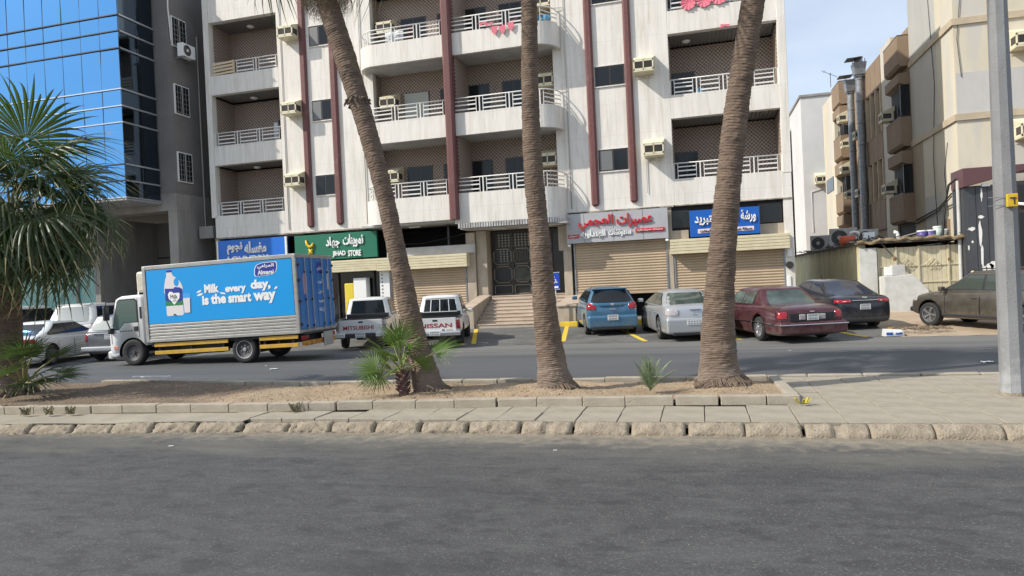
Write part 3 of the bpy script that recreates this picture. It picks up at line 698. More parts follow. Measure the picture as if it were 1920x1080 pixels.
for k, (x, z, s, lab) in enumerate(((.05, 11.98, .26, 'pink round paper rosette, left one on the upper right balcony'), (.62, 12.0, .26, 'pink round paper rosette, second on the upper right balcony'), (1.15, 12.05, .28, 'red ruffled paper fan at the upper right balcony railing'))):
    c = B(); n = 22; c.v.append((x, 26.98, z))
    for q in range(n): a = 2*math.pi*q/n; rr = s*(1+.1*(q % 2)); c.v.append((x+rr*math.cos(a), 26.95-.03*(q % 2), z+rr*math.sin(a)))
    c.f = [(0, 1+q, 1+(q+1) % n) for q in range(n)]; o = c.obj('paper_rosette', pinkm); o.modifiers.new('s', 'SOLIDIFY').thickness = .01; tag(o, lab, 'decoration')
c = B(); c.prism([(1.15, 10.86), (1.32, 10.93), (1.45, 10.88), (1.5, 10.98), (1.3, 11.0), (1.18, 11.02)], 26.95, 26.97, 'y'); tag(c.obj('paper_scrap', pinkm), 'red paper scrap stuck under the upper right balcony edge', 'decoration')

# ================================================================ ground floor
g = B()
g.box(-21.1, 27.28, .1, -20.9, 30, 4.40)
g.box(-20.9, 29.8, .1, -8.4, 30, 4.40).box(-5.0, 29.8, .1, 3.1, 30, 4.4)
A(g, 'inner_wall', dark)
c = B(); c.box(-21.1, 26.95, 3.0, -20.9, 27.28, 4.4); A(c, 'wall_end', beige)
# upper dark strip behind the green sign .. low white wall above the shutter
c = B(); c.box(-12.65, 26.9, 3.12, -8.75, 27.05, 3.47); A(c, 'low_wall', soffm)
c = B(); c.box(-9.98, 27.1, 3.47, -9.90, 27.2, 4.42); A(c, 'steel_post', winf)
c = B(); c.tube([(-12.6, 26.95, 3.65), (-11, 26.95, 3.62), (-9.5, 26.95, 3.85), (-8.9, 26.9, 3.98)], .012, 5); A(c, 'cable', cab)
c = B(); c.box(-13.4, 26.2, 4.36, -9.3, 27.9, 4.44); A(c, 'soffit', soffm)
# entrance
c = B(); c.box(-9.16, 27.0, .3, -8.78, 27.3, 3.95); A(c, 'pillar', beige, bevel=.01)
c = B(); c.box(-8.76, 27.12, .3, -8.32, 27.9, 4.0); A(c, 'pillar', beige, bevel=.01)
c = B(); c.box(-5.12, 27.0, .3, -4.80, 27.9, 3.0).box(-5.3, 27.02, 3.0, -4.80, 27.9, 4.0); A(c, 'pillar', beige, bevel=.01)
c = B(); c.box(-9.05, 26.1, 4.02, -4.75, 27.9, 4.06); A(c, 'canopy_ceiling', soffm)
for x, y in ((-7.9, 26.7), (-6.9, 27.0), (-5.6, 26.6)): c = B(); c.box(x, y, 4.0, x+.55, y+.18, 4.03); A(c, 'ceiling_lamp', whitep)
# fringe of the canopy : pleated vertical strips
fr = grp('canopy_fringe'); o = balc_outline(-9.06, -4.74, False, 25.90, 27.0, .95)
c = ribbon(o[1:], 4.045, 4.245, .10); c.obj('backing', mat('fringe_dark', (.07, .07, .07), .6), fr)
P = [Vector((x, y, 0)) for x, y in o[1:]]; d = 0; tot = sum((q-p).length for p, q in zip(P, P[1:])); k = 0
frm = mat('fringe_strip', (.58, .58, .57), .5, col2=(.32, .31, .30), nscale=3, contrast=(.4, .6))
while d < tot-.06:
    t_ = d; 
    for p, q in zip(P, P[1:]):
        L = (q-p).length
        if t_ <= L: break
        t_ -= L
    dr = (q-p).normalized(); a = p+dr*t_; e = a+dr*.075; n_ = Vector((dr.y, -dr.x, 0))*.018
    c = B(); c.bar((a.x+n_.x, a.y+n_.y, 4.145), (e.x+n_.x, e.y+n_.y, 4.145), .022, .2); c.obj('strip', frm, fr); d += .105
# iron gate with glass
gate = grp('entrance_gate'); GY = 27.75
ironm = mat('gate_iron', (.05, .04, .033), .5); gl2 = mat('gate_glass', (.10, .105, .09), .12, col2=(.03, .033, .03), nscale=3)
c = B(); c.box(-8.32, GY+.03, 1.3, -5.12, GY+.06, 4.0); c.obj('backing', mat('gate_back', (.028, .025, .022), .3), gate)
for x in (-8.30, -7.42, -6.62, -5.75, -5.16): c = B(); c.box(x, GY-.03, 1.3, x+.05, GY+.03, 3.95); c.obj('post', ironm, gate)
for z in (1.3, 1.78, 2.55, 3.28, 3.92): c = B(); c.box(-8.3, GY-.025, z, -5.13, GY+.02, z+.045); c.obj('rail', ironm, gate)
def ring(x0, z0, x1, z1, ch, m, y=GY-.03):
    pts = [(x0+ch, z0), (x1-ch, z0), (x1, z0+ch), (x1, z1-ch), (x1-ch, z1), (x0+ch, z1), (x0, z1-ch), (x0, z0+ch), (x0+ch, z0)]
    c = B(); c.tube([(x, y, z) for x, z in pts], .018, 5); c.obj('ornament', m, gate)
gm2 = mat('gate_trim', (.28, .25, .2), .4, metal=.5)
for x0, x1 in ((-8.2, -7.45), (-7.34, -6.66), (-6.55, -5.8)):
    ring(x0, 1.36, x1, 1.72, .02, gm2); ring(x0, 1.84, x1, 2.5, .14, gm2); ring(x0, 2.6, x1, 3.22, .12, gm2)
for x0 in (-7.30, -6.5): c = B(); c.box(x0, GY-.012, 1.88, x0+.62, GY+.0, 2.46); c.obj('glass_panel', gl2, gate)
for k in range(8): c = B(); c.tube([(-7.24+k*.07, GY-.02, 2.66+.05*(k % 2)), (-7.24+k*.07, GY-.02, 3.16-.05*(k % 2))], .009, 4); c.obj('bar', gm2, gate)
c = B()
for k in range(14):
    for j in range(5):
        x, z = -7.95+k*.14, 3.36+j*.11
        if x > -6.2: continue
        s = .045; c.add([(x-s, GY-.02, z), (x, GY-.02, z-s), (x+s, GY-.02, z), (x, GY-.02, z+s)], [(0, 1, 2, 3)])
for k in range(3):
    for j in range(6):
        x, z = -7.9+k*.14, 2.72+j*.10; s = .04; c.add([(x-s, GY-.02, z), (x, GY-.02, z-s), (x+s, GY-.02, z), (x, GY-.02, z+s)], [(0, 1, 2, 3)])
c.obj('filigree', gm2, gate)['kind'] = 'stuff'
# steps
st = grp('entrance_steps')
for k in range(9):
    z1 = .17+(k+1)*.127; y0 = 24.85+k*.29
    c = B(); c.box(-8.2, y0, .05, -5.05, 27.75, z1-.035); c.obj('riser', stepm, st)
    c = B(); c.box(-8.2, y0-.025, z1-.034, -5.05, y0+.31 if k < 8 else 27.8, z1); c.obj('tread', stepm, st, bevel=.006)
for x0, x1 in ((-8.62, -8.22),):
    c = B(); c.prism([(24.75, .1), (24.75, .92), (26.9, 1.28), (26.98, 1.28), (26.98, .1)], x0, x1, 'x'); A(c, 'cheek_wall', beige, bevel=.01)
    c = B(); c.prism([(24.70, .925), (24.70, .985), (26.98, 1.365), (26.98, 1.285), (26.9, 1.285)], x0-.05, x1+.05, 'x'); A(c, 'coping', stepm, bevel=.008)
c = B(); c.box(-5.04, 24.85, .1, -4.35, 26.95, .86); A(c, 'cheek_wall', beige, bevel=.01)
c = B(); c.prism([(24.8, .862), (24.8, .92), (26.95, 1.22), (26.95, .862)], -5.04, -4.30, 'x'); A(c, 'coping', stepm, bevel=.008)
# shutters : every slat a part
def shutter(x0, x1, z0, z1, y, m, pitch=.103):
    g = grp('roller_shutter'); n = int((z1-z0)/pitch); L = x1-x0
    sl_ = B(); sl_.prism([(0, 0), (-.018, .025), (-.026, .052), (-.018, .08), (0, .098), (.012, .098), (.012, 0)], 0, L, 'x'); me = sl_.mesh('slat', m)
    for k in range(n):
        o = link('slat', me, g); o.location = (x0, y, z1-(k+1)*pitch)
    c = B(); c.box(x0, y-.035, z1-n*pitch-.10, x1, y+.01, z1-n*pitch-.004); c.obj('bottom_rail', m, g)
    for xx in (x0-.06, x1): c = B(); c.box(xx, y-.05, z0 if z0 < .8 else .25, xx+.06, y+.03, z1); c.obj('guide_rail', steel, g)
    return g
def housing(x0, x1, z0, z1, y0, y1, m):
    g = grp('shutter_housing'); c = B(); c.box(x0, y0+.02, z0, x1, y1, z1); c.obj('box', m, g); n = 5; h = (z1-z0)/n
    for k in range(n): c = B(); c.box(x0-.004, y0-.006, z0+k*h+.008, x1+.004, y0+.021, z0+(k+1)*h-.008); c.obj('slat', m, g, bevel=.006)
shutter(-12.55, -9.24, .30, 2.56, 27.05, shutm)
housing(-16.9, -13.02, 2.60, 3.10, 26.62, 27.2, shutl); housing(-13.0, -9.02, 2.56, 3.10, 26.60, 27.2, shutl)
shutter(-4.64, -1.16, 1.22, 3.25, 27.02, shutm); shutter(-.82, 3.02, .30, 2.60, 27.05, shutm)
housing(-.98, 3.2, 2.60, 3.15, 26.62, 27.2, shutl)
c = B(); c.box(-.98, 26.98, 3.16, -.3, 27.25, 3.5).box(2.25, 26.98, 3.16, 3.12, 27.25, 3.55); c.box(-1.12, 27.0, .3, -.90, 27.3, 4.4); A(c, 'shop_wall', beige)
c = B(); c.box(3.08, 26.97, .1, 3.38, 27.28, 5.35); A(c, 'pillar', wallm)
window(-.88, 3.6, -.25, 4.25, 27.05, 1); window(2.22, 3.6, 3.02, 4.3, 27.05, 1)
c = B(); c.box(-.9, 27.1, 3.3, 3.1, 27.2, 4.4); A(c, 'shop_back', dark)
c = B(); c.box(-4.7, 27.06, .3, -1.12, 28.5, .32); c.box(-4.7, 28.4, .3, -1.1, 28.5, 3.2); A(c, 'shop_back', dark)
c = B(); c.box(-13.06, 26.95, .3, -12.62, 27.25, 2.56); A(c, 'pillar', whitep)
for k in range(14): c = B(); c.lathe([(.03, 0), (.03, .02)], 6, Matrix.Translation((-12.95, 26.95, .45+k*.15)) @ Matrix.Rotation(R(90), 4, 'X')); A(c, 'bolt', winf)
c = B(); c.box(3.14, 26.88, 2.3, 3.30, 26.97, 2.55); A(c, 'meter_box', whitep, bevel=.01); c = B(); c.lathe([(.13, 0), (.13, .1)], 14, Matrix.Translation((3.2, 26.96, 2.0)) @ Matrix.Rotation(R(90), 4, 'X')); A(c, 'meter_dial', winf)
c = B(); c.box(3.12, 26.93, .9, 3.22, 26.97, 1.6); A(c, 'sticker', whitep)
# green shop front
c = B(); c.box(-16.9, 27.3, .3, -13.08, 27.33, 2.6); A(c, 'shop_glass', glassd)
for x in (-16.9, -15.2, -13.5): c = B(); c.box(x, 27.2, .3, x+.06, 27.3, 2.6); A(c, 'mullion', winf)
t_ = thing('shop_fridge', 'white and yellow display cabinet behind the green shop window', 'cabinet', (-14.1, 27.0, .32))
c = B(); c.box(-.15, -.15, 0, .45, .2, 2.0); c.obj('case', whitep, t_, bevel=.02); c = B(); c.box(-.62, -.1, .3, -.17, .15, 1.8); c.obj('yellow_panel', mat('yellow_panel', (.7, .55, .05), .5), t_, bevel=.05)
c = B(); c.box(-20.85, 27.3, .3, -17.4, 27.35, 3.2); A(c, 'shop_glass', glassd)
# lamp on canopy soffit left
c = B(); c.box(-11.6, 26.9, 4.30, -11.1, 27.05, 4.35); A(c, 'ceiling_lamp', whitep)

# ================================================================ shop signs
def sign(name, label, x0, z0, x1, z1, y, m, th=.12):
    t = thing(name, label, 'shop sign', ((x0+x1)/2, y, z0)); b = B(); b.box(x0-(x0+x1)/2, 0, 0, x1-(x0+x1)/2, th, z1-z0); b.obj('board', m, t, bevel=.006); return t
whl = mat('white_letters', (.85, .85, .84), .5); redt = mat('red_letters', (.55, .015, .025), .4); redd = mat('dark_red_letters', (.30, .012, .02), .5)
s = sign('laundry_sign', 'bright blue laundry shop sign with white lettering above the truck', -20.9, 3.15, -17.32, 4.30, 26.80, mat('sign_blue', (.0, .145, .60), .4))
F = frame_xz(0, -.03, 0)
lettering(arabic('مغسله'), -.35, .52, .75, 1.04, F, whl, s, .03, .03); lettering(arabic('نجوم'), -1.25, .50, -.48, 1.04, F, whl, s, .03, .03); lettering('LOUNDRY', -1.25, .13, .85, .42, F, whl, s, .03, .02)
c = B(); c.box(1.70, -.06, 0, 1.79, .1, 1.15); c.box(-1.79, -.05, -.1, -1.74, .1, 1.15); c.obj('edge_trim', whitep, s)
s = sign('green_store_sign', 'green store sign with white letters and a yellow emblem', -16.95, 3.18, -13.03, 4.28, 26.78, mat('sign_green', (.008, .15, .085), .45))
lettering(arabic('تموينات'), .40, .46, 1.36, 1.02, F, whl, s, .03, .02); lettering(arabic('جهاد'), -.42, .46, .24, .96, F, whl, s, .03, .02)
lettering('JIHAD', -.12, .08, .50, .34, F, whl, s, .03, .02); lettering('STORE', .62, .08, 1.22, .34, F, whl, s, .03, .02)
c = B(); ye = mat('yellow_emblem', (.75, .48, .01), .4)
c.tube([(-1.38, -.04, .88), (-1.33, -.04, .70), (-1.22, -.04, .58), (-1.08, -.04, .62), (-1.04, -.04, .74)], [.035, .06, .07, .06, .04], 8); c.tube([(-1.25, -.04, .48), (-1.14, -.04, .36), (-1.10, -.04, .28)], [.04, .05, .05], 8); c.tube([(-1.08, -.04, .48), (-1.2, -.04, .36), (-1.25, -.04, .28)], [.04, .05, .05], 8)
c.obj('emblem', ye, s, smooth=True)
s = sign('juice_shop_sign', 'grey panelled sign with big red and smaller white lettering above a closed shutter', -4.90, 3.23, -1.03, 4.37, 26.72, mat('sign_grey', (.44, .44, .455), .35, col2=(.38, .38, .40), nscale=1), .16)
for x in (-1.24, -.12, 1.0): c = B(); c.box(x, -.003, .01, x+.012, 0.01, 1.13); c.obj('panel_joint', winf, s)
lettering(arabic('عصيرات'), .02, .50, 1.36, 1.04, F, redt, s, .022, .03); lettering(arabic('العجمي'), -1.45, .48, -.12, 1.04, F, redt, s, .022, .03)
lettering(arabic('سندوتشات'), -.30, .17, .56, .47, F, whl, s, .03, .02); lettering(arabic('الهنداويه'), -1.38, .15, -.42, .46, F, whl, s, .03, .02)
c = B(); c.box(.72, -.03, .28, 1.80, .0, .42).box(-1.88, -.03, .20, -1.46, 0, .34); c.obj('red_plate', redt, s)
lettering(arabic('سندوتشات عصيرات طازجه'), .78, .31, 1.74, .40, F, whl, s, .015, .035); lettering(arabic('عصيرات'), -1.83, .22, -1.51, .33, F, whl, s, .015, .035)
for x in (-1.86, 1.88): c = B(); c.lathe([(.05, 0), (.07, -.06), (.02, -.1)], 8, Matrix.Translation((x, .03, -.03))); c.obj('spot_lamp', whitep, s)
s = sign('cooling_workshop_sign', 'blue workshop sign half hidden by the right palm trunk', -.24, 3.20, 2.22, 4.18, 26.62, mat('sign_blue2', (.004, .10, .44), .45), .08)
lettering(arabic('ورشة'), .58, .42, 1.10, .88, F, whl, s, .03, .02); lettering(arabic('ا'), .42, .50, .47, .78, F, whl, s, .03, .02); lettering(arabic('للتبريد'), -1.05, .40, -.25, .86, F, whl, s, .03, .02)
c = B(); c.box(-.95, -.012, .12, 1.02, 0, .28); c.obj('text_strip', mat('strip_pink', (.78, .66, .68), .5), s)
lettering(arabic('صيانة غسالات ثلاجات مكيفات'), -.88, .15, .95, .25, F, inkm, s, .012, .016)
# ================================================================ left glass-fronted building
off = thing('office_building', 'dark grey office building with blue mirror glass front and concrete portico', 'building')
GX0, GX1, GYF, GYB = -41.0, -23.07, 24.0, 25.95; GZ0 = 6.16
BZ = [0, .71, 1.40, 3.16, 3.85, 4.56, 6.28, 7.0, 7.68, 9.4, 10.1, 10.8]
fin = mat('mullion_dark', (.05, .055, .06), .4, metal=.4); fal = mat('trim_bright', (.55, .58, .62), .3, metal=.7)
c = B(); c.box(GX0, GYF+.06, GZ0, GX1-.06, GYB, GZ0+10.8); c.obj('core', dark, off)
random.seed(21)
def pane(x0, z0, x1, z1, front):
    tx, ty = random.gauss(0, .007), random.gauss(0, .007)
    c = B()
    if front: c.box(-(x1-x0)/2, -.01, -(z1-z0)/2, (x1-x0)/2, .01, (z1-z0)/2); c.obj('pane', bluepane, off, loc=((x0+x1)/2, GYF+.03, (z0+z1)/2), rot=(tx, 0, ty))
    else: c.box(-.01, -(x1-x0)/2, -(z1-z0)/2, .01, (x1-x0)/2, (z1-z0)/2); c.obj('pane', darkpane, off, loc=(GX1-.03, (x0+x1)/2, (z0+z1)/2), rot=(0, ty, tx))
for z0, z1 in zip(BZ, BZ[1:]):
    x = GX1
    while x > -34.5: pane(max(x-1.0, GX0)+.012, GZ0+z0+.03, x-.012, GZ0+z1-.03, True); x -= 1.0
    y = GYF
    for k in range(2): pane(y+.012, GZ0+z0+.03, y+.965, GZ0+z1-.03, False); y += .975
for z in BZ[:-1]:
    c = B(); c.box(GX0, GYF-.04, GZ0+z-.022, GX1+.05, GYF+.02, GZ0+z+.022); c.obj('front_trim', fal if z in (3.16, 3.85, 4.56) or not z else fin, off)
    c = B(); c.box(GX1-.02, GYF+.021, GZ0+z-.03, GX1+.05, GYB, GZ0+z+.03); c.obj('side_trim', fal, off)
x = GX1-1.0
while x > -34.5: c = B(); c.box(x-.009, GYF+.012, GZ0, x+.009, GYF+.035, GZ0+10.8); c.obj('joint', fin, off); x -= 1.0
c = B(); c.box(GX0, GYF-.02, GZ0-.12, GX1+.02, GYB, GZ0-.04); c.obj('soffit', mat('soffit_grey2', (.30, .30, .31), .7), off)
# grey tower behind
c = B(); c.box(-41, 26.0, 6.5, -22.3, 45, 19); c.obj('tower_wall', greyw, off)
c = B(); c.box(-41, 26.002, 5.74, -22.3, 26.9, 6.498); c.box(-22.77, 26.0, 0, -22.3, 28.6, 5.738).box(-22.77, 26.902, 5.738, -22.3, 28.6, 6.498); c.obj('portico', conc, off, bevel=.01)
c = B(); c.box(-22.32, 28.61, 0, -22.29, 45, 6.498); c.obj('side_wall', greyw, off)
c = B(); c.box(-27, 30.0, 0, -22.78, 30.2, 5.73); c.obj('inner_wall', greyw, off); c = B(); c.box(-27, 29.95, 3.9, -22.78, 29.999, 3.96); c.obj('wall_joint', fin, off)
c = B(); c.box(-27.3, 26.3, 0, -27.0, 30, 5.73); c.obj('inner_wall', conc, off)
# glazed shopfront on the far left
tq = mat('turquoise_glass', (.16, .42, .42), .1); 
c = B(); c.box(-41, 27.6, 0, -27.3, 27.8, 5.7); c.obj('shop_wall', greyw, off)
for k in range(6):
    x0 = -40+k*2.1; c = B(); c.box(x0, 27.5, .4, x0+1.95, 27.58, 3.5); c.obj('shop_window', tq if k >= 3 else glassd, off)
for k in range(7): x0 = -40.1+k*2.1; c = B(); c.box(x0-.05, 27.42, .2, x0+.08, 27.6, 3.6); c.obj('shop_post', conc, off)
c = B(); c.box(-41, 27.3, 3.6, -27.3, 27.6, 4.5); c.obj('fascia', greyw, off)
lampm = mat('lamp_strip', (.9, .9, .9), .5, emit=((1, 1, 1), 2.2))
for k in range(5): c = B(); c.box(-33.6+k*.42, 27.20, 4.0, -33.4+k*.42, 27.29, 4.1); c.obj('spot_lamp', lampm, off)
# side windows with grilles
for z1 in (14.46, 11.42, 8.38):
    f = B(); f.box(-22.30, 26.16, z1-1.35, -22.24, 27.08, z1); w = f.obj('window', whitep, off)
    for k in range(2): p = B(); y0 = 26.21+k*.43; p.box(-22.239, y0, z1-1.30, -22.232, y0+.39, z1-.05); p.obj('pane', glassd, w)
    for k in range(5): p = B(); p.box(-22.23, 26.18, z1-1.25+k*.22, -22.215, 27.06, z1-1.235+k*.22); p.obj('grille_bar', conc, w)
    for k in range(4): p = B(); p.box(-22.214, 26.3+k*.17, z1-1.34, -22.20, 26.315+k*.17, z1-.02); p.obj('grille_bar', conc, w)
for y in (27.75,): c = B(); c.tube([(-22.24, y, 4.8), (-22.24, y, 14.0)], .03, 6); c.obj('pipe', pipem, off)
c = B(); c.tube([(-22.25, 26.1, 13.3), (-22.2, 26.0, 14.0), (-22.22, 25.96, 14.7), (-22.25, 26.05, 16)], .03, 6); c.obj('cable_bundle', rail, off)
c = B(); c.tube([(-22.22, 28.2, 9), (-22.15, 28.3, 6.2), (-22.1, 28.4, 4.9), (-21.3, 27.3, 4.5)], .025, 5); c.tube([(-22.2, 28.0, 6.8), (-21.9, 28.1, 5.2), (-21.6, 27.6, 4.4), (-21.3, 27.2, 4.3)], .02, 5); c.obj('cable_bundle', cab, off)
def condenser(x, y, z, rz, label, s=1.0, m=whitep, facing='x'):
    t = thing('condenser_unit', label, 'air conditioner', (x, y, z), rz, 'outdoor condenser units')
    b = B(); b.box(-.42*s, -.16*s, 0, .42*s, .16*s, .62*s); b.obj('casing', m, t, bevel=.012)
    M = Matrix.Translation((-.12*s, -.162*s, .31*s)) @ Matrix.Rotation(R(90), 4, 'X')
    b = B(); b.lathe([(.25*s, 0), (.25*s, .006)], 24, M); b.obj('fan_opening', acd, t)
    b = B(); b.lathe([(.07*s, .0), (.07*s, .02*s)], 12, M @ Matrix.Translation((0, 0, .003)))
    for k in range(4): a = k*math.pi/2+.4; b.prism([(0, .0), (.2*s*math.cos(a), .2*s*math.sin(a)), (.22*s*math.cos(a+.6), .22*s*math.sin(a+.6))], 0, 0.001, 'z') if False else None
    b.obj('fan_hub', m, t)
    b = B()
    for rr in (.10, .16, .22): 
        n = 20; b.tube([(-.12*s+rr*s*math.cos(a*6.2832/n), -.178*s, .31*s+rr*s*math.sin(a*6.2832/n)) for a in range(n+1)], .005, 4, caps=False)
    b.obj('fan_guard', steel, t)
    return t
t = condenser(-21.9, 26.62, 12.62, R(90), 'white condenser unit with round fan under the highest grey tower window', .95)
for yy in (-.3, .3): c = B(); c.box(yy-.02, -.2, -.05, yy+.02, .38, -.005); c.obj('bracket', steel, t)
t2 = condenser(-21.75, 27.3, 4.5, R(180), 'small grey condenser unit wedged between the two buildings beside the laundry sign', .9, conc)

# ================================================================ right side: cream building with tan bays
cb = thing('cream_building', 'cream corner building with stepped tan balcony boxes and rows of caged coolers', 'building')
creamm = mat('cream_render', (.64, .59, .475), .85, col2=(.53, .475, .36), nscale=.5, stretch=(1, 1, .35), bump=.15)
layer(creamm, (.52, .50, .46), .7, .50, .56, stretch=(1, 1, .22), seed=4, amount=.75, detail=2)
layer(creamm, (.44, .37, .25), 1.6, .6, .8, stretch=(1, 1, .12), seed=7, amount=.8)
bandm = mat('cream_band', (.52, .43, .31), .85, col2=(.42, .35, .25), nscale=2)
tanm = mat('tan_render', (.27, .195, .13), .85, col2=(.23, .165, .11), nscale=1.2, bump=.1)
layer(tanm, (.22, .165, .12), 1.6, .55, .8, stretch=(1, 1, .15), seed=5, amount=.6)
tan2 = mat('tan_ribbed', (.33, .24, .155), .85, col2=(.28, .205, .14), nscale=1.6, stretch=(1, 1, .2), bump=.1)
c = B(); c.box(9.4, 29.0, 0, 30, 34.4, 15.5); c.obj('corner_wall', creamm, cb)
for z in (7.15, 10.65): c = B(); c.box(9.33, 28.93, z-.14, 30, 34.42, z+.10); c.obj('string_course', bandm, cb)
for a, cc in (((9.394, 30.95, 7.26, 9.40, 34.39, 10.5), (.50, .475, .42)), ((9.394, 33.0, 2.8, 9.40, 34.39, 7.0), (.40, .33, .235)), ((9.394, 30.9, 2.8, 9.40, 32.99, 4.6), (.50, .48, .43)), ((9.43, 28.994, 7.26, 30, 29.0, 8.75), (.53, .52, .50)), ((9.394, 30.95, 10.76, 9.40, 34.39, 15.3), (.46, .455, .43))):  # grey side panels: apartment's cast shade in the colour; tan, front ones: wash
    c = B(); c.box(*a); m_ = mat('render_patch_%d' % int(cc[0]*1000+a[2]*10), cc, .85, col2=tuple(v*.86 for v in cc), nscale=.9, stretch=(1, 1, .4), bump=.12); c.obj('shade_wash_panel', m_, cb)
c = B(); c.box(9.4, 34.401, 0, 30, 52, 12.35); c.obj('side_wall', tan2, cb)
def tan_stack(X, y0, y1, zs, dz=0):
    for z0, z1 in zs['par']:
        c = B(); c.prism([(X+.12, z0), (X, z0+.12), (X, z1), (9.45, z1), (9.45, z0)], y0, y1, 'y'); c.obj('balcony_box', tanm, cb)
        c = B(); c.box(X-.01, y0-.01, z1, 9.45, y1+.01, z1+.03); c.obj('coping', winf, cb)
    for z0, z1 in zs['hood']:
        c = B(); c.prism([(X+.25, z0), (X-.0, z0+.1), (X, z1), (9.45, z1), (9.45, z0)], y0+.03, y1-.03, 'y'); c.obj('hood', tanm, cb)
    for z0, z1 in zs['win']:
        c = B(); c.box(9.2, y0+.1, z0, 9.41, y1-.1, z1); c.obj('dark_recess', dark, cb)
        c = B(); c.box(9.0, y0+.02, z0, 9.19, y0+.06, z1); c.obj('glass_side', glassd, cb)
        for k in range(3): c = B(); yy = y0+.6+k*.6; c.box(9.02, yy, z0, 9.08, yy+.05, z0+.5); c.obj('railing_post', winf, cb)
tan_stack(8.95, 34.45, 36.8, dict(par=[(3.7, 5.0), (7.1, 8.41), (10.65, 12.0)], hood=[(6.3, 6.9), (9.84, 10.35)], win=[(5.0, 6.3), (8.44, 9.84)]))
c = B(); c.box(9.3, 36.9, 2.5, 9.5, 38.85, 12.7); c.obj('pilaster', creamm, cb)
# ribbed middle: parapet bands, fins
for z0, z1 in ((10.95, 12.5), (7.3, 8.6), (3.7, 5.2)):
    for k in range(5):
        y = 38.9+k*1.02; c = B(); c.box(9.28, y, z0, 9.41, y+.98, z1); c.obj('panel', tanm, cb)
for z0, z1 in ((8.62, 10.94), (5.22, 7.28)):
    for k in range(6):
        y = 38.9+k*1.02; c = B(); c.box(9.22, y-.06, z0, 9.41, y+.06, z1); c.obj('fin', bandm, cb)
    for k in (1, 3): y = 39.0+k*1.02; c = B(); c.box(9.38, y+.1, z0+.4, 9.405, y+.8, z1-.5); c.obj('window', glassd, cb)
tan_stack(8.8, 46.7, 49.0, dict(par=[(11.9, 13.3), (8.6, 10.0), (5.2, 6.5)], hood=[(7.6, 8.4), (11.2, 11.8), (4.4, 5.1)], win=[(6.55, 7.6), (10.05, 11.2)]))
c = B(); c.box(8.9, 49.0, 3, 9.6, 53, 13.2); c.obj('far_wall', creamm, cb); c = B(); c.box(8.86, 50, 7.0, 8.9, 52.5, 7.9); c.obj('window', glassd, cb)
random.seed(6)
def rac(x, y, z, rz, label, s=1.0):
    o = dup(ac0, (x, y, z), (0, 0, rz), label=label); o.scale = (s, s, s); o['group'] = 'caged coolers on the buildings at right'; return o
for (y, z, lab, s, X) in ((36.55, 8.6, 'cream cooler cage beside the upper dark opening of the nearest tan bay', .95, 9.2), (36.55, 5.2, 'cream cooler cage beside the lower dark opening of the nearest tan bay', .95, 9.2),
                    (43.0, 9.0, 'cream cooler cage on the ribbed tan wall, upper, right of the twin ducts', .9, 9.3), (43.0, 5.75, 'cream cooler cage on the ribbed tan wall, lower, right of the twin ducts', .9, 9.3),
                    (46.0, 10.6, 'cream cooler cage left of the twin ducts, highest of that column', .95, 9.1), (45.6, 9.0, 'cream cooler cage touching the twin ducts at upper middle height', .85, 9.1), (45.8, 7.5, 'cream cooler cage left of the twin ducts, at mid height', .95, 9.1), (45.0, 5.9, 'cream cooler cage left of the twin ducts, lowest of that column', .85, 9.1)):
    rac(X, y, z, R(-90), lab, s)
rac(11.55, 29.0, 9.3, 0, 'cream cooler cage on the cream corner wall right of the concrete pole, upper', 1.1)
rac(11.6, 29.0, 6.1, 0, 'cream cooler cage on the cream corner wall right of the concrete pole, lower', 1.1)
for pts in ([(9.38, 31.5, 2.9), (9.36, 31.6, 6), (9.38, 31.2, 9), (9.36, 31.6, 13)], [(9.38, 30.2, 3.6), (9.36, 30.4, 5.3), (9.38, 30.0, 6.4)], [(9.6, 28.97, 8.6), (9.5, 28.97, 10), (9.7, 28.97, 12)]):
    c = B(); c.tube(pts, .012, 4); c.obj('cable', cab, cb)
c = B(); c.tube([(9.35, 34.2, 3.75), (9.3, 31, 4.0), (9.1, 28.9, 4.35)], .03, 5); c.tube([(9.35, 34.2, 3.6), (9.3, 31, 3.9), (9.1, 28.9, 4.25)], .025, 5); c.tube([(8.55, 28.3, 2.5), (8.65, 28.3, 3.6), (8.8, 28.2, 4.6), (9.2, 28.0, 5.0)], .045, 6); c.obj('cable', cab, cb)
c = B(); c.box(9.34, 30.1, 2.6, 9.4, 30.9, 3.5); c.obj('shutter_panel', tanm, cb); c = B(); c.box(9.34, 31.6, 2.7, 9.4, 31.9, 3.2); c.obj('shutter_panel', tanm, cb)
c = B(); c.box(9.39, 34.5, 2.0, 9.405, 38.6, 3.65); c.obj('dark_recess', dark, cb)
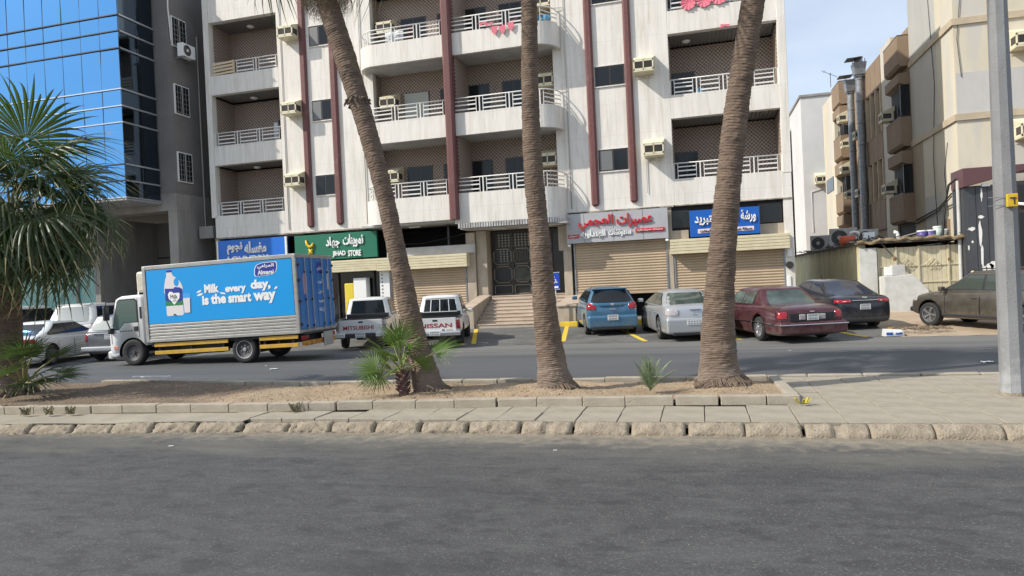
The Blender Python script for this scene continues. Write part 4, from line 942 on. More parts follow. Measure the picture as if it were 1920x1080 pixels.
# twin ducts
for (x, y, z1, r, lab) in ((8.95, 44.2, 11.9, .19, 'shorter galvanised exhaust duct with a cowl in front of tan wall'), (9.02, 42.2, 12.3, .20, 'taller galvanised exhaust duct with a cowl behind its twin')):
    t = thing('exhaust_duct', lab, 'duct', (x, y, 2.6)); H = z1-2.6
    b = B(); k = 0; prof = []
    z = 0
    while z < H-.01: prof += [(r, z), (r, z+1.12), (r+.025, z+1.13), (r+.025, z+1.18)]; z += 1.2
    b.lathe(prof, 18); b.obj('pipe', steel, t, smooth=False)
    b = B(); b.box(-r*1.2, -r*1.2, H, r*1.2, r*1.2, H+.03); b.add([(-r*1.25, -r*1.25, H+.1), (r*1.25, -r*1.25, H+.1), (r*1.25, r*1.25, H+.1), (-r*1.25, r*1.25, H+.1), (-r*1.7, -r*1.7, H+.75), (r*1.7, -r*1.7, H+.75), (r*1.7, r*1.7, H+.75), (-r*1.7, r*1.7, H+.75)], [(0,3,2,1),(4,5,6,7),(0,1,5,4),(1,2,6,5),(2,3,7,6),(3,0,4,7)]); b.obj('cowl', steel, t)
    b = B(); b.box(-r*1.9, -r*1.9, H+.92, r*1.9, r*1.9, H+.97); b.obj('cap', winf, t, rot=(.02, -.03, 0))
    b = B()
    for sx in (-1, 1):
        for sy in (-1, 1): b.box(sx*r*1.3-.015, sy*r*1.3-.015, H+.7, sx*r*1.3+.015, sy*r*1.3+.015, H+.93)
    b.obj('cap_legs', winf, t)
t = thing('roof_antenna', 'thin dark aerial on the far tan roof', 'antenna', (8.6, 48.0, 13.3)); b = B(); b.tube([(0, 0, 0), (0, 0, .9)], .02, 5); b.tube([(-.5, 0, 1.1), (.4, 0, .6)], .015, 4); b.tube([(-.35, -.3, 1.02), (-.35, .3, 1.02)], .012, 4); b.tube([(.0, -.3, .85), (.0, .3, .85)], .012, 4); b.obj('aerial', winf, t)
# white far building
wb = thing('white_far_building', 'plain pale grey-white building beyond the alley with a roof lip', 'building')
palem = mat('pale_render', (.60, .60, .59), .85, col2=(.52, .52, .52), nscale=.4, bump=.1)
c = B(); c.box(8.46, 60, 0, 14, 74, 15.6); c.obj('wall', palem, wb); c = B(); c.box(8.36, 59.9, 15.6, 14.1, 74.1, 15.78); c.obj('roof_edge', conc, wb)
c = B(); c.box(7.5, 66, 0, 8.3, 75, 14.4); c.obj('wing_wall', palem, wb)
for z in (5.0, 8.4, 11.2): c = B(); c.box(7.46, 66.5, z, 7.5, 70, z+1.3); c.obj('maroon_panel', maroon, wb); c = B(); c.box(7.45, 66.5, z+1.35, 7.49, 69.4, z+2.6); c.obj('window', glassd, wb)
c = B(); c.tube([(9.0, 59.95, 4.8), (9.0, 59.95, 8.0), (10.3, 59.95, 8.3)], .03, 5); c.obj('pipe', rail, wb)
rac(9.75, 60, 8.55, 0, 'single white cooler on the pale far building wall', 1.3)

# ================================================================ annex: yellow side wall, pillar, gate, junk on its roof
ax = thing('yard_annex', 'low annex with yellow stained side wall, white pillar and cream iron gate', 'annex')
yelm = mat('yellow_wall', (.70, .645, .42), .85, col2=(.52, .47, .27), nscale=1.2, stretch=(1, 1, .5), bump=.2)
layer(yelm, (.20, .18, .12), 2.2, .55, .8, stretch=(1, 1, .4), seed=3, amount=.6, axis=(2, 1.6, 2.8))
c = B(); c.box(5.7, 28.0, 0, 5.95, 46, 2.62); c.obj('side_wall', yelm, ax)
plast = mat('white_plaster', (.60, .60, .57), .85, col2=(.48, .48, .45), nscale=3, bump=.2)
c = B(); c.box(5.72, 27.9, 0, 6.3, 28.1, 2.48); c.obj('pillar', plast, ax, bevel=.01)
c = B(); c.box(5.69, 36.0, .2, 5.71, 36.1, 1.5); c.obj('crack', dark, ax)
roofm = mat('roof_debris', (.16, .14, .115), .9, col2=(.09, .08, .07), nscale=6, bump=.5)
c = B(); c.box(5.62, 27.8, 2.625, 9.3, 46, 2.70); c.obj('roof', roofm, ax)
c = B(); c.grid(lambda u, v: (5.65+3.45*u, 27.72+.22*v+.05*math.sin(u*30), 2.64+.05*math.sin(u*37)*math.sin(u*11)+.06*v+(.05 if .2 < u < .9 else 0)), 50, 3); o = c.obj('roof_edge', mat('rusty_edge', (.30, .22, .11), .9, col2=(.12, .09, .06), nscale=9), ax); o.modifiers.new('s', 'SOLIDIFY').thickness = .06
gm = mat('gate_cream', (.60, .545, .385), .6, col2=(.48, .42, .28), nscale=2.2); rust = mat('rust', (.22, .11, .05), .9)
layer(gm, (.26, .15, .07), 3.5, .66, .82, seed=2, amount=.7)
for x in [6.33+.149*k for k in range(18)]: c = B(); c.box(x, 28.0, .12, x+.142, 28.04, 2.45); c.obj('gate_panel', gm, ax)
for z in (.35, 1.15, 1.75): c = B(); c.box(6.33, 27.965, z, 9.0, 27.999, z+.035); c.obj('gate_rail', gm, ax)
for x in (6.33, 6.92, 7.65, 8.60, 8.97): c = B(); c.box(x, 27.95, .1, x+.05, 27.999, 2.47); c.obj('gate_post', gm, ax)
for cx, cz in ((7.28, 1.78), (8.12, 1.78)):
    for dx, dz in ((0, 0), (-.12, 0), (.12, 0), (0, .12)):
        s = .14; pts = [(cx+dx-s, cz+dz), (cx+dx, cz+dz+s), (cx+dx+s, cz+dz), (cx+dx, cz+dz-s), (cx+dx-s, cz+dz)]; c = B(); c.tube([(x, 27.955, z) for x, z in pts], .011, 4); c.obj('gate_ornament', gm, ax)
for (x, z) in ((6.93, 1.2), (7.6, .75), (8.62, .9), (8.6, 1.9)): c = B(); c.box(x, 27.93, z, x+.07, 27.95, z+.09); c.obj('hinge', rust, ax)
c = B(); c.tube([(6.35, 28, 2.72), (6.5, 27.8, 2.55), (6.8, 27.75, 2.12)], .02, 6); c.obj('lamp_arm', winf, ax); c = B(); c.lathe([(.02, .06), (.07, .03), (.06, -.06), (.02, -.09)], 10, Matrix.Translation((6.84, 27.74, 2.06))); c.obj('lamp', rust, ax)
c = B(); c.tube([(8.98+.0, 27.93, 0), (9.0, 27.93, 4.7)], .06, 8); c.obj('corner_post', plast, ax)
# leaning plaster block and box in front of the gate
cbk = thing('concrete_plinth', 'white-washed tapering concrete block standing in front of the gate', 'concrete block', (6.9, 27.3, .05))
c = B(); c.prism([(-.62, 0), (-.62, 1.38), (.30, 1.42), (.78, .85), (.74, 0)], -.35, .35, 'y'); c.obj('block', plast, cbk, bevel=.02)
eb = thing('meter_box', 'small grey metal box sitting on the white-washed block', 'box', (6.72, 27.25, 1.46)); c = B(); c.box(-.32, -.12, 0, -.12, .2, .30); c.obj('door', whitep, eb, bevel=.01); c = B(); c.box(-.118, -.15, .0, .28, .25, .36); c.obj('case', soffm, eb, bevel=.01)
# junk on the roof
condenser(4.75, 34.0, 2.0, 0, 'large grey condenser with dark round fan on the rusty annex edge', 1.0) if False else None
cu = condenser(6.15, 33.0, 2.72, R(-8), 'large grey condenser with a dark fan standing on the annex wall', 1.3, soffm)
cu2 = condenser(5.98, 37.5, 2.72, R(-10), 'square grey cooler housing on the annex roof nearest the alley', 1.2, soffm)
cu3 = condenser(6.75, 31.5, 2.72, R(12), 'pale grey condenser beside the white switch box on the annex roof', 1.0, soffm)
t = thing('switch_box', 'white switch box with a dark mark on the annex roof', 'box', (6.36, 29.3, 2.7)); c = B(); c.box(-.2, -.1, 0, .2, .1, .42); c.obj('case', whitep, t, bevel=.01); c = B(); c.box(-.04, -.108, .1, .0, -.1, .3); c.obj('mark', inkm, t)
orng = mat('orange_plastic', (.52, .09, .03), .5)
t = thing('orange_drum', 'small faded orange drum lying on the annex roof edge', 'drum', (5.78, 30.2, 2.88)); c = B(); c.lathe([(.12, -.28), (.19, -.24), (.2, 0), (.19, .24), (.12, .28)], 16, Matrix.Rotation(R(90), 4, 'Y')); c.obj('body', orng, t, smooth=True); c = B(); c.lathe([(.14, .0), (.14, .03)], 14, Matrix.Translation((.29, 0, 0)) @ Matrix.Rotation(R(90), 4, 'Y')); c.obj('lid', whitep, t)
t = thing('bent_pipe', 'white bent plastic pipe arching on the annex roof', 'pipe', (6.05, 30.6, 2.7)); c = B(); c.tube([(-.15, 0, 0), (-.15, 0, .4), (-.1, 0, .5), (.08, 0, .53), (.2, 0, .5), (.24, 0, .36)], .055, 8); c.obj('pipe', whitep, t, smooth=True)
t = thing('vent_elbow', 'short white elbow pipe near the paint pails on the annex roof', 'pipe', (7.3, 29.0, 2.7)); c = B(); c.tube([(0, 0, 0), (0, 0, .22), (-.05, 0, .34), (-.14, 0, .36)], .07, 8); c.obj('pipe', whitep, t, smooth=True)
t = thing('tin_sheet', 'corrugated grey sheet lying tilted on the annex roof', 'metal sheet', (7.55, 29.2, 2.74)); c = B(); c.grid(lambda u, v: (-.55+1.25*u, -.25+.5*v, .02+.30*u+.02*math.sin(v*40)), 6, 30); c.obj('sheet', conc, t).modifiers.new('s', 'SOLIDIFY').thickness = .01
pw_ = mat('pail_purple', (.09, .07, .26), .5); pg = mat('pail_green', (.45, .55, .50), .5)
for k, (x, s, m, lab) in enumerate(((8.00, .17, pw_, 'purple and white paint pail on the annex roof, left one'), (8.28, .17, pw_, 'dark blue paint pail with a pale lid on the annex roof, middle one'), (8.52, .16, pg, 'pale green tall paint pail on the annex roof'), (8.74, .13, conc, 'small grey pail at the right end of the annex roof'))):
    t = thing('paint_pail', lab, 'pail', (x, 28.6, 2.7), 0, 'paint pails on the annex roof'); h = .30 if k != 2 else .42; c = B(); c.lathe([(s*.85, 0), (s, h)], 14); c.obj('bucket', m, t, smooth=True); c = B(); c.lathe([(s*1.06, h), (s*1.06, h+.04), (s*.9, h+.05)], 14); c.obj('lid', whitep, t)
b = B(); random.seed(8)
for _ in range(160):
    x, y = random.uniform(5.65, 9.1), random.uniform(27.75, 30.5)
    if random.random() < .5: x = random.uniform(5.6, 6.3); y = random.uniform(28, 42)
    a = random.uniform(0, 3.1); L = random.uniform(.06, .35); b.bar((x, y, 2.72+random.random()*.06), (x+L*math.cos(a), y+L*math.sin(a), 2.72+random.random()*.16), random.uniform(.02, .09), random.uniform(.01, .05))
stuff(b.obj('roof_rubble', roofm))
c = B(); random.seed(4)
for _ in range(14): x = random.uniform(5.7, 7.2); c.tube([(x+random.uniform(-.3, .3), 28.2+random.random()*3, 2.75), (x, 28+random.random()*2, 2.86+random.random()*.1), (x+random.uniform(-.5, .5), 28+random.random()*2, 2.74)], .018, 4)
stuff(c.obj('loose_cables', cab))

# dark metal clad shop at right
ms = thing('metal_clad_shop', 'dark grey metal clad shop front with peeling white paint and a maroon fascia', 'shop', (0, 0, 0))
clad = mat('dark_cladding', (.085, .09, .10), .5, metal=.3, col2=(.06, .064, .072), nscale=2, stretch=(2, 1, .3)); peel = mat('peeled_white', (.72, .72, .70), .8)
c = B(); c.box(9.06, 27.62, 0, 14, 28.7, 4.45); c.obj('body', clad, ms)
for k in range(5): c = B(); x0 = 9.06+k*.36; c.box(x0+.008, 27.58, 0, x0+.352, 27.618, 4.40+.12*k/5); c.obj('cladding_sheet', clad, ms)
c = B(); c.prism([(9.0, 4.42), (9.0, 5.06), (14, 5.06), (14, 4.9), (10.9, 4.88), (10.3, 4.72)], 27.4, 28.6, 'y'); c.obj('fascia', mat('maroon_fascia', (.11, .05, .055), .5), ms)
random.seed(12)
def blob(x, z, w, h, n=13):
    return [(x+w*math.cos(6.283*k/n)*random.uniform(.55, 1.1), z+h*math.sin(6.283*k/n)*random.uniform(.55, 1.1)) for k in range(n)]
for (x, z, w, h) in ((9.52, 2.75, .07, .5), (9.55, 2.0, .045, .55), (9.56, 3.35, .12, .07), (9.26, 2.95, .15, .07), (9.27, 2.5, .04, .05), (9.15, 2.3, .03, .09), (9.75, 1.55, .16, .22), (9.95, 1.65, .25, .2), (9.62, 1.5, .07, .2), (9.6, 4.15, .03, .28)):
    c = B(); c.prism(blob(x, z, w, h), 27.568, 27.579, 'y'); c.obj('paint_patch', peel, ms)
c = B(); c.box(9.6, 27.5, 4.4, 9.85, 27.57, 4.5); c.obj('bracket', whitep, ms)
c = B(); c.box(10.55, 27.45, .2, 13, 27.56, 4.5); c.obj('door_frame', winf, ms); c = B(); c.box(10.68, 27.43, .4, 11.6, 27.449, 3.4).box(10.68, 27.43, 3.55, 11.6, 27.449, 4.35); c.obj('door_glass', glassd, ms)
t = thing('security_camera', 'small white security camera on the dark shop right of the pole', 'camera', (10.62, 27.4, 3.72)); c = B(); c.tube([(0, 0, 0), (.22, -.12, -.05)], [.05, .055], 8); c.obj('housing', whitep, t)
t = thing('timber_plank', 'short pale timber leaning at the foot of the dark metal shop', 'plank', (9.15, 27.3, 0)); c = B(); c.bar((0, 0, 0), (.05, .2, 1.5), .09, .05); c.obj('board', woodm, t)

# ================================================================ concrete lamp pole
pole = thing('concrete_lamp_pole', 'octagonal grey concrete street pole with a yellow number box', 'street lamp', (3.70, 9.90, .11))
cm = mat('pole_concrete', (.245, .25, .255), .8, col2=(.19, .19, .195), nscale=3, stretch=(1, 1, .5), bump=.35, bscale=50)
layer(cm, (.40, .41, .42), 4, .6, .75, seed=3, amount=.6, axis=(2, 1.6, -.2)); layer(cm, (.16, .15, .135), 8, .62, .8, stretch=(1, 1, 3), seed=3, amount=.7)
c = B(); c.lathe([(.138, 0), (.138, .02), (.134, .7), (.106, 5.0), (.092, 7.6)], 8, Matrix.Rotation(R(22.5-6), 4, 'Z')); c.obj('shaft', cm, pole)
c = B(); c.lathe([(.15, -.02), (.148, .06)], 8, Matrix.Rotation(R(22.5-6), 4, 'Z')); c.obj('base_collar', kerbm, pole)
c = B(); c.tube([(0, 0, 7.55), (.0, -.1, 7.9), (0, -1.6, 8.3)], [.05, .045, .035], 8); c.obj('lamp_arm', steel, pole); c = B(); c.box(-.12, -2.2, 8.25, .12, -1.5, 8.36); c.obj('lamp_head', steel, pole, bevel=.03)
yb = thing('yellow_number_box', 'small rusty yellow box strapped high on the concrete pole', 'sign', (3.72, 9.765, 2.53)); c = B(); c.box(-.06, -.03, -.08, .06, .01, .08); c.obj('plate', mat('rusty_yellow', (.60, .40, .02), .6, col2=(.28, .17, .03), nscale=22, contrast=(.5, .62)), yb, bevel=.008)
c = B(); c.box(-.03, -.037, .02, .03, -.031, .035).box(.01, -.037, -.05, .022, -.031, .02); c.obj('mark', inkm, yb)
c = B(); c.tube([(-.07, .0, .05), (-.22, .1, .055)], .005, 4); c.tube([(-.07, .0, -.05), (-.22, .1, -.05)], .005, 4); c.obj('strap', steel, yb)

# accessible parking sign and painted litter box
t = thing('accessible_parking_sign', 'blue wheelchair symbol sign on a thin post beside the steps', 'sign', (-5.02, 24.55, .12))
c = B(); c.box(-.03, -.0, 0, .03, .05, 1.45); c.obj('post', rail, t)
c = B(); c.box(-.30, -.02, 1.38, .19, 0, 2.0); c.obj('panel', mat('sign_blue3', (.01, .06, .42), .4), t, bevel=.01)
c = B(); c.box(-.275, -.024, 1.405, .165, -.021, 1.98); c.obj('panel_face', mat('sign_blue3', (.01, .06, .42), .4), t)
wc = B(); rr = .095; cx, cz = -.04, 1.70
wc.tube([(cx+rr*math.cos(a), -.03, cz+rr*math.sin(a)) for a in [R(d) for d in range(100, 381, 20)]], .013, 5); wc.tube([(cx-.03, -.03, cz+.2), (cx-.02, -.03, cz+.05), (cx+.08, -.03, cz+.04), (cx+.12, -.03, cz-.08), (cx+.16, -.03, cz-.07)], .014, 5); wc.tube([(cx-.03, -.03, cz+.12), (cx+.06, -.03, cz+.12)], .011, 5); wc.lathe([(.028, 0), (.028, .01)], 10, Matrix.Translation((cx-.03, -.025, cz+.235)) @ Matrix.Rotation(R(90), 4, 'X')); wc.obj('wheelchair_symbol', whl, t)
c = B(); c.box(-.24, -.03, 1.43, .13, -.025, 1.50); c.obj('text_strip', whl, t)
for x0, z0, x1, z1 in ((-.30, 1.38, .19, 1.392), (-.30, 1.988, .19, 2.0)): c = B(); c.box(x0, -.026, z0, x1, -.021, z1); c.obj('border', whl, t)
t = thing('crushed_carton', 'crushed blue and white carton on the verge beside the dark sedan', 'carton', (4.72, 19.62, .01), R(6))
c = B(); c.add([(-.24, -.14, 0), (.24, -.12, 0), (.25, .15, 0), (-.22, .14, 0), (-.26, -.12, .17), (.20, -.15, .12), (.24, .13, .14), (-.2, .12, .18)], [(0,3,2,1),(4,5,6,7),(0,1,5,4),(1,2,6,5),(2,3,7,6),(3,0,4,7)]); c.obj('box', whitep, t)
for x0, x1, z0, z1 in ((-.2, -.04, .03, .1), (.02, .18, .04, .09)): c = B(); c.quad((x0, -.145, z0), (x1, -.143, z0), (x1, -.148, z1), (x0, -.146, z1)); c.obj('blue_print', mat('carton_blue', (.02, .09, .35), .6), t)
b = B(); random.seed(14)
for _ in range(150):
    a = random.uniform(0, 6.28); r = random.random()**.5; x, y = 5.55+r*.75*math.cos(a), 20.3+r*.5*math.sin(a); L = random.uniform(.05, .22); a2 = random.uniform(0, 3.1)
    b.bar((x, y, .09+random.random()*.08), (x+L*math.cos(a2), y+L*math.sin(a2), .09+random.random()*.1), random.uniform(.008, .03), .008)
stuff(b.obj('dry_brush_pile', mat('dry_brush', (.16, .12, .08), .9)))
b = B()
for s in ((-.1, 0), (.06, .05), (0, -.06), (.1, .02)): b.bar((1.18+s[0]*.4, 9.18, .15), (1.18+s[0], 9.15+s[1], .22), .03, .012)
stuff(b.obj('yellow_weed', mat('weed_yellow', (.45, .38, .04), .8)))
# ================================================================ vehicles
cutm = mat('wheel_well', (.008, .008, .008), .9)
def paint(name, col, rough=.28, metal=.25, dust=(.42, .37, .30), da=.35):
    m = mat(name, col, rough, metal, coat=.6, spec=.5); m.node_tree.nodes['Principled BSDF'].inputs['Coat Roughness'].default_value = .06
    layer(m, dust, 2.2, .42, .85, seed=len(MATS), amount=da); layer(m, dust, 8, .45, .8, seed=3+len(MATS), amount=da*.8, axis=(2, 1.0, .1)); return m
seam = mat('door_seam', (.01, .01, .011), .7)
rimm = mat('alloy_rim', (.50, .50, .51), .35, metal=.8); rimd = mat('steel_rim', (.055, .055, .06), .6, metal=.2)
trim = mat('window_trim', (.02, .02, .022), .35)
wheels_me = {}
def wheel_mesh(r, w, style):
    key = (r, w, style)
    if key in wheels_me: return wheels_me[key]
    M = Matrix.Rotation(R(90), 4, 'Y')
    b = B(); h = w/2; b.lathe([(r*.66, -h*.9), (r*.80, -h), (r*.95, -h*.93), (r, -h*.65), (r, h*.65), (r*.95, h*.93), (r*.80, h), (r*.66, h*.9)], 32, M, cap=False)
    ty = b.mesh('tyre', black, True)
    b = B(); b.lathe([(r*.67, h*.86), (r*.64, h*.90), (r*.60, h*.62), (r*.15, h*.58), (.001, h*.60)], 28, M, cap=False); b.lathe([(r*.66, -h*.8), (.001, -h*.8)], 20, M, cap=False)
    base = b.mesh('rim', rimd if style != 'cover' else rimm, True)
    b = B(); n = {'alloy5': 5, 'alloy10': 10, 'cover': 7, 'steel': 0, 'truck': 0}[style]
    for k in range(n):
        a = 2*math.pi*k/n
        for da in ((-.12, .12) if style == 'alloy5' else (0,)):
            p0 = Vector((h*.72, r*.10*math.cos(a), r*.10*math.sin(a))); p1 = Vector((h*.86, r*.63*math.cos(a+da), r*.63*math.sin(a+da))); b.bar(p0, p1, r*.085 if n > 5 else r*.09, .02, up=(1, 0, 0))
    b.lathe([(r*.65, h*.84), (r*.66, h*.93), (r*.61, h*.90)], 28, M, cap=False); b.lathe([(r*.15, h*.6), (r*.14, h*.82), (.001, h*.84)], 14, M, cap=False)
    if style in ('truck', 'steel'):
        for k in range(6): a = k*math.pi/3; b.lathe([(r*.045, h*.62), (r*.04, h*.72)], 6, Matrix.Translation((0, r*.30*math.cos(a), r*.30*math.sin(a))) @ M)
    sp = b.mesh('spokes', rimd if style == 'steel' else rimm, False)
    wheels_me[key] = (ty, base, sp); return wheels_me[key]
def add_wheel(root, x, y, r, w, style, side):
    ty, base, sp = wheel_mesh(r, w, style)
    g = bpy.data.objects.new('wheel', None); COL.objects.link(g); g.parent = root; g.location = (x, y, r); g.rotation_euler = (random.uniform(0, 6), 0, 0) if side > 0 else (random.uniform(0, 6), 0, math.pi)
    for n_, me in (('tyre', ty), ('rim', base), ('spokes', sp)): link(n_, me, g)
    return g
def boolean(o, cutters):
    for c in cutters:
        md = o.modifiers.new('cut', 'BOOLEAN'); md.object = c; md.operation = 'DIFFERENCE'; md.solver = 'EXACT'; md.material_mode = 'TRANSFER'
    bpy.context.view_layer.update(); dg = bpy.context.evaluated_depsgraph_get(); me = bpy.data.meshes.new_from_object(o.evaluated_get(dg)); me.name = o.name
    old = o.data; o.modifiers.clear(); o.data = me; bpy.data.meshes.remove(old)
    for c in cutters: bpy.data.objects.remove(c)
def loft(stations, sub=1):
    """stations: y, halfwidth, z_bottom, z_shoulder, z_top ; returns builder of a closed body"""
    b = B(); sec = lambda w, zb, zs, zt: [(0, zb), (.80*w, zb), (.95*w, zb+.05), (.985*w, zb+.18*(zs-zb)), (w, zb+.5*(zs-zb)), (.985*w, zb+.82*(zs-zb)), (.955*w, zs-.02), (.90*w, zs+.3*(zt-zs)), (.55*w, zs+.85*(zt-zs)), (0, zt)]
    n = 18
    for (y, w, zb, zs, zt) in stations:
        s = sec(w, zb, zs, zt); pts = s+[(-x, z) for x, z in s[-2:0:-1]]
        for x, z in pts: b.v.append((x, y, z))
    for i in range(len(stations)-1):
        for k in range(n): b.f.append((i*n+k, i*n+(k+1) % n, (i+1)*n+(k+1) % n, (i+1)*n+k))
    b.f.append(tuple(range(n))[::-1]); q = (len(stations)-1)*n; b.f.append(tuple(q+k for k in range(n)))
    return b
class Cabin:
    """greenhouse: y of rear base, rear top, front top, front base; belt and roof z; half widths"""
    def __init__(s, yr0, yr1, yf1, yf0, zb, zt, wb, wt, bow=.08, crown=.05, rr=.13): s.__dict__.update(locals()); del s.__dict__['s']
    def ry(s, t): return s.yr0+(s.yr1-s.yr0)*(t+.10*math.sin(math.pi*t))
    def fy(s, t): return s.yf0+(s.yf1-s.yf0)*(t+.08*math.sin(math.pi*t))
    def w(s, t): return s.wb+(s.wt-s.wb)*t+.02*math.sin(math.pi*t)
    def z(s, t): return s.zb+(s.zt-s.zb)*t
    def ring(s, t, off=0, shrink=0):
        w, y0, y1 = s.w(t)+off-shrink, s.ry(t)-off+shrink, s.fy(t)+off-shrink; r = min(s.rr+.02*t, (y1-y0)/2-.01); pts = []; n = 5
        for cx, cy, a0 in ((w-r, y1-r, 0), (-w+r, y1-r, 90), (-w+r, y0+r, 180), (w-r, y0+r, 270)):
            for k in range(n+1): a = R(a0+90*k/n); pts.append([cx+r*math.cos(a), cy+r*math.sin(a)])
        for p in pts:
            g = s.bow*(1-min(1, abs(p[0])/w)**2); m = (y0+y1)/2
            p[1] += (g if p[1] > m else -g)*(1 if abs(p[1]-m) > (y1-y0)/2-r-.01 else 0)
        # extra midpoints on the front and rear runs so that they bow
        out = []
        for i, p in enumerate(pts):
            q = pts[(i+1) % len(pts)]; out.append(tuple(p))
            if i % 6 == 5 and (i//6) % 2 == 0:
                for f in (.25, .5, .75):
                    x = p[0]+(q[0]-p[0])*f; yb = y1 if p[1] > (y0+y1)/2 else y0; g = s.bow*(1-(abs(x)/w)**2); out.append((x, yb+(g if yb == y1 else -g)))
            elif i % 6 == 5:
                for f in (.25, .5, .75): out.append((p[0]+(q[0]-p[0])*f, p[1]+(q[1]-p[1])*f))
        return out
    def shell(s):
        b = B(); T = [-.25, 0, .25, .5, .75, .92, 1.0]; rings = []
        for t in T: rings.append([(x, y, s.z(t)) for x, y in s.ring(max(0, t), 0, 0)])
        for sh, dz in ((.06, .028), (.20, s.crown)): rings.append([(x, y, s.zt+dz) for x, y in s.ring(1, 0, sh)])
        n = len(rings[0]); b.v = [p for r_ in rings for p in r_]
        for i in range(len(rings)-1):
            for k in range(n): b.f.append((i*n+k, i*n+(k+1) % n, (i+1)*n+(k+1) % n, (i+1)*n+k))
        c = len(b.v); b.v.append((0, (s.yr1+s.yf1)/2, s.zt+s.crown+.02)); q = (len(rings)-1)*n
        for k in range(n): b.f.append((q+k, q+(k+1) % n, c))
        b.f.append(tuple(range(n))[::-1]); return b
    def end_glass(s, rear, t0=.10, t1=.92, inset=.10, off=.020):
        def fn(u, v):
            t = t0+(t1-t0)*v; w = s.w(t)-inset; x = -w+2*w*u; g = s.bow*(1-min(1, abs(x)/s.w(t))**2)
            cr = .04*(abs(2*u-1)**6)
            return (x, (s.ry(t)-g-off+cr) if rear else (s.fy(t)+g+off-cr), s.z(t))
        return B().grid(fn, 14, 6)
    def side_poly(s, side, ya, yb, t0=.12, t1=.88, off=.010, lean0=True, lean1=True, m0=.16, m1=.16):
        """window between ya and yb at the belt, clipped against the raked pillars"""
        def fn(u, v):
            t = t0+(t1-t0)*v; lo, hi = max(ya, s.ry(t)+m0), min(yb, s.fy(t)-m1); y = lo+(hi-lo)*u
            return (side*(s.w(t)+off), y, s.z(t))
        return B().grid(fn, 4, 5)
def car(name, label, cat, loc, heading, L, W, st, cab_, mt, wheels, wr, ww, style, windows, tail=None, extras=None, glass=None, bed=None, doors=(), pitch=0.0, arch=.07, sc=1.0):
    t = thing(name, label, cat, (loc[0], loc[1], loc[2]), R(heading)); t.rotation_euler = (pitch, 0, R(heading)); t.scale = (sc, sc, sc)
    gl = glass or glassd
    if cat == 'car': st = [(a_, w_, z_-(.07 if L < 5 and z_ < .36 or L > 5 else .04), s_, t_) for a_, w_, z_, s_, t_ in st]
    b = loft(st); body = b.obj('body', mt, t, smooth=True)
    md = body.modifiers.new('s', 'SUBSURF'); md.levels = 2; md.render_levels = 2
    cut = []
    for y in wheels:
        for sd in (-1, 1):
            c = B(); c.lathe([(wr+arch, -.17), (wr+arch, .25)], 28, Matrix.Translation((sd*(W/2-.10), y, wr+.01)) @ Matrix.Rotation(R(90*sd), 4, 'Y')); cut.append(c.obj('cut', cutm, None))
    if bed:
        c = B(); c.box(-W/2+.12, bed[0], bed[2], W/2-.12, bed[1], 2.0); cut.append(c.obj('cut', mat('bed_liner', (.03, .03, .032), .8), None))
    for c in cut: c.parent = t; c.matrix_parent_inverse = Matrix()
    bpy.context.view_layer.update(); infl = body.copy(); infl.data = body.data.copy(); COL.objects.link(infl); dm = infl.modifiers.new('d', 'DISPLACE'); dm.strength = .010; dm.mid_level = 0
    bpy.context.view_layer.update(); me_ = bpy.data.meshes.new_from_object(infl.evaluated_get(bpy.context.evaluated_depsgraph_get())); bpy.data.objects.remove(infl); SKIN[t.name] = me_
    boolean(body, cut)
    for y in wheels:
        for sd in (-1, 1): add_wheel(t, sd*(W/2-ww/2-.02), y, wr, ww, style, sd)
    cb_ = cab_; c = cb_.shell(); c.obj('roof', mt, t, smooth=True)
    cb_.end_glass(True).obj('rear_window', gl, t, smooth=True); cb_.end_glass(False).obj('windshield', gl, t, smooth=True)
    for sd in (-1, 1):
        for ya, yb in windows: cb_.side_poly(sd, ya, yb).obj('side_window', gl, t, smooth=True)
        a0 = min(w[0] for w in windows); a1 = max(w[1] for w in windows)
        cb_.side_poly(sd, a0-.05, a1+.05, .09, .91, .006, m0=.12, m1=.12).obj('window_trim', trim, t, smooth=True)
        # door handles and seams
        def sx(y, z):      # side surface half width by interpolation
            w = inter(y, [(s_[0], s_[1]) for s_ in st]); zb = inter(y, [(s_[0], s_[2]) for s_ in st]); zs = inter(y, [(s_[0], s_[3]) for s_ in st]); f = (z-zb)/(zs-zb)
            return w*inter(f, [(0, .93), (.18, .985), (.5, 1.0), (.82, .985), (1, .93)])
        for (d0, d1) in doors:
            zs = inter((d0+d1)/2, [(s_[0], s_[3]) for s_ in st]); zb = inter((d0+d1)/2, [(s_[0], s_[2]) for s_ in st])
            dr = B().grid(lambda u, v: (sd*(sx(d0+(d1-d0)*u, zb+.10+(zs-zb-.13)*v)-.004), d0+(d1-d0)*u, zb+.10+(zs-zb-.13)*v), 4, 5).obj('door', mt, t, smooth=True)
            for yy in (d0, d1): B().grid(lambda u, v: (sd*(sx(yy, zb+.10+(zs-zb-.13)*v)+.004), yy-.007+.014*u, zb+.10+(zs-zb-.13)*v), 1, 5).obj('seam', seam, dr)
            h = B(); yy = d0+.16; h.box(sd*(sx(yy, zs-.15)-.01), yy-.08, zs-.165, sd*(sx(yy, zs-.15)+.025), yy+.08, zs-.135); h.obj('handle', mt, dr, bevel=.006)
        # mirror
        ym = cb_.fy(0)-.30; m = B(); m.box(sd*(W/2-.02), ym-.04, cb_.zb+.02, sd*(W/2+.16), ym+.08, cb_.zb+.15); m.obj('mirror', mt, t, bevel=.03)
    return t
SKIN = {}
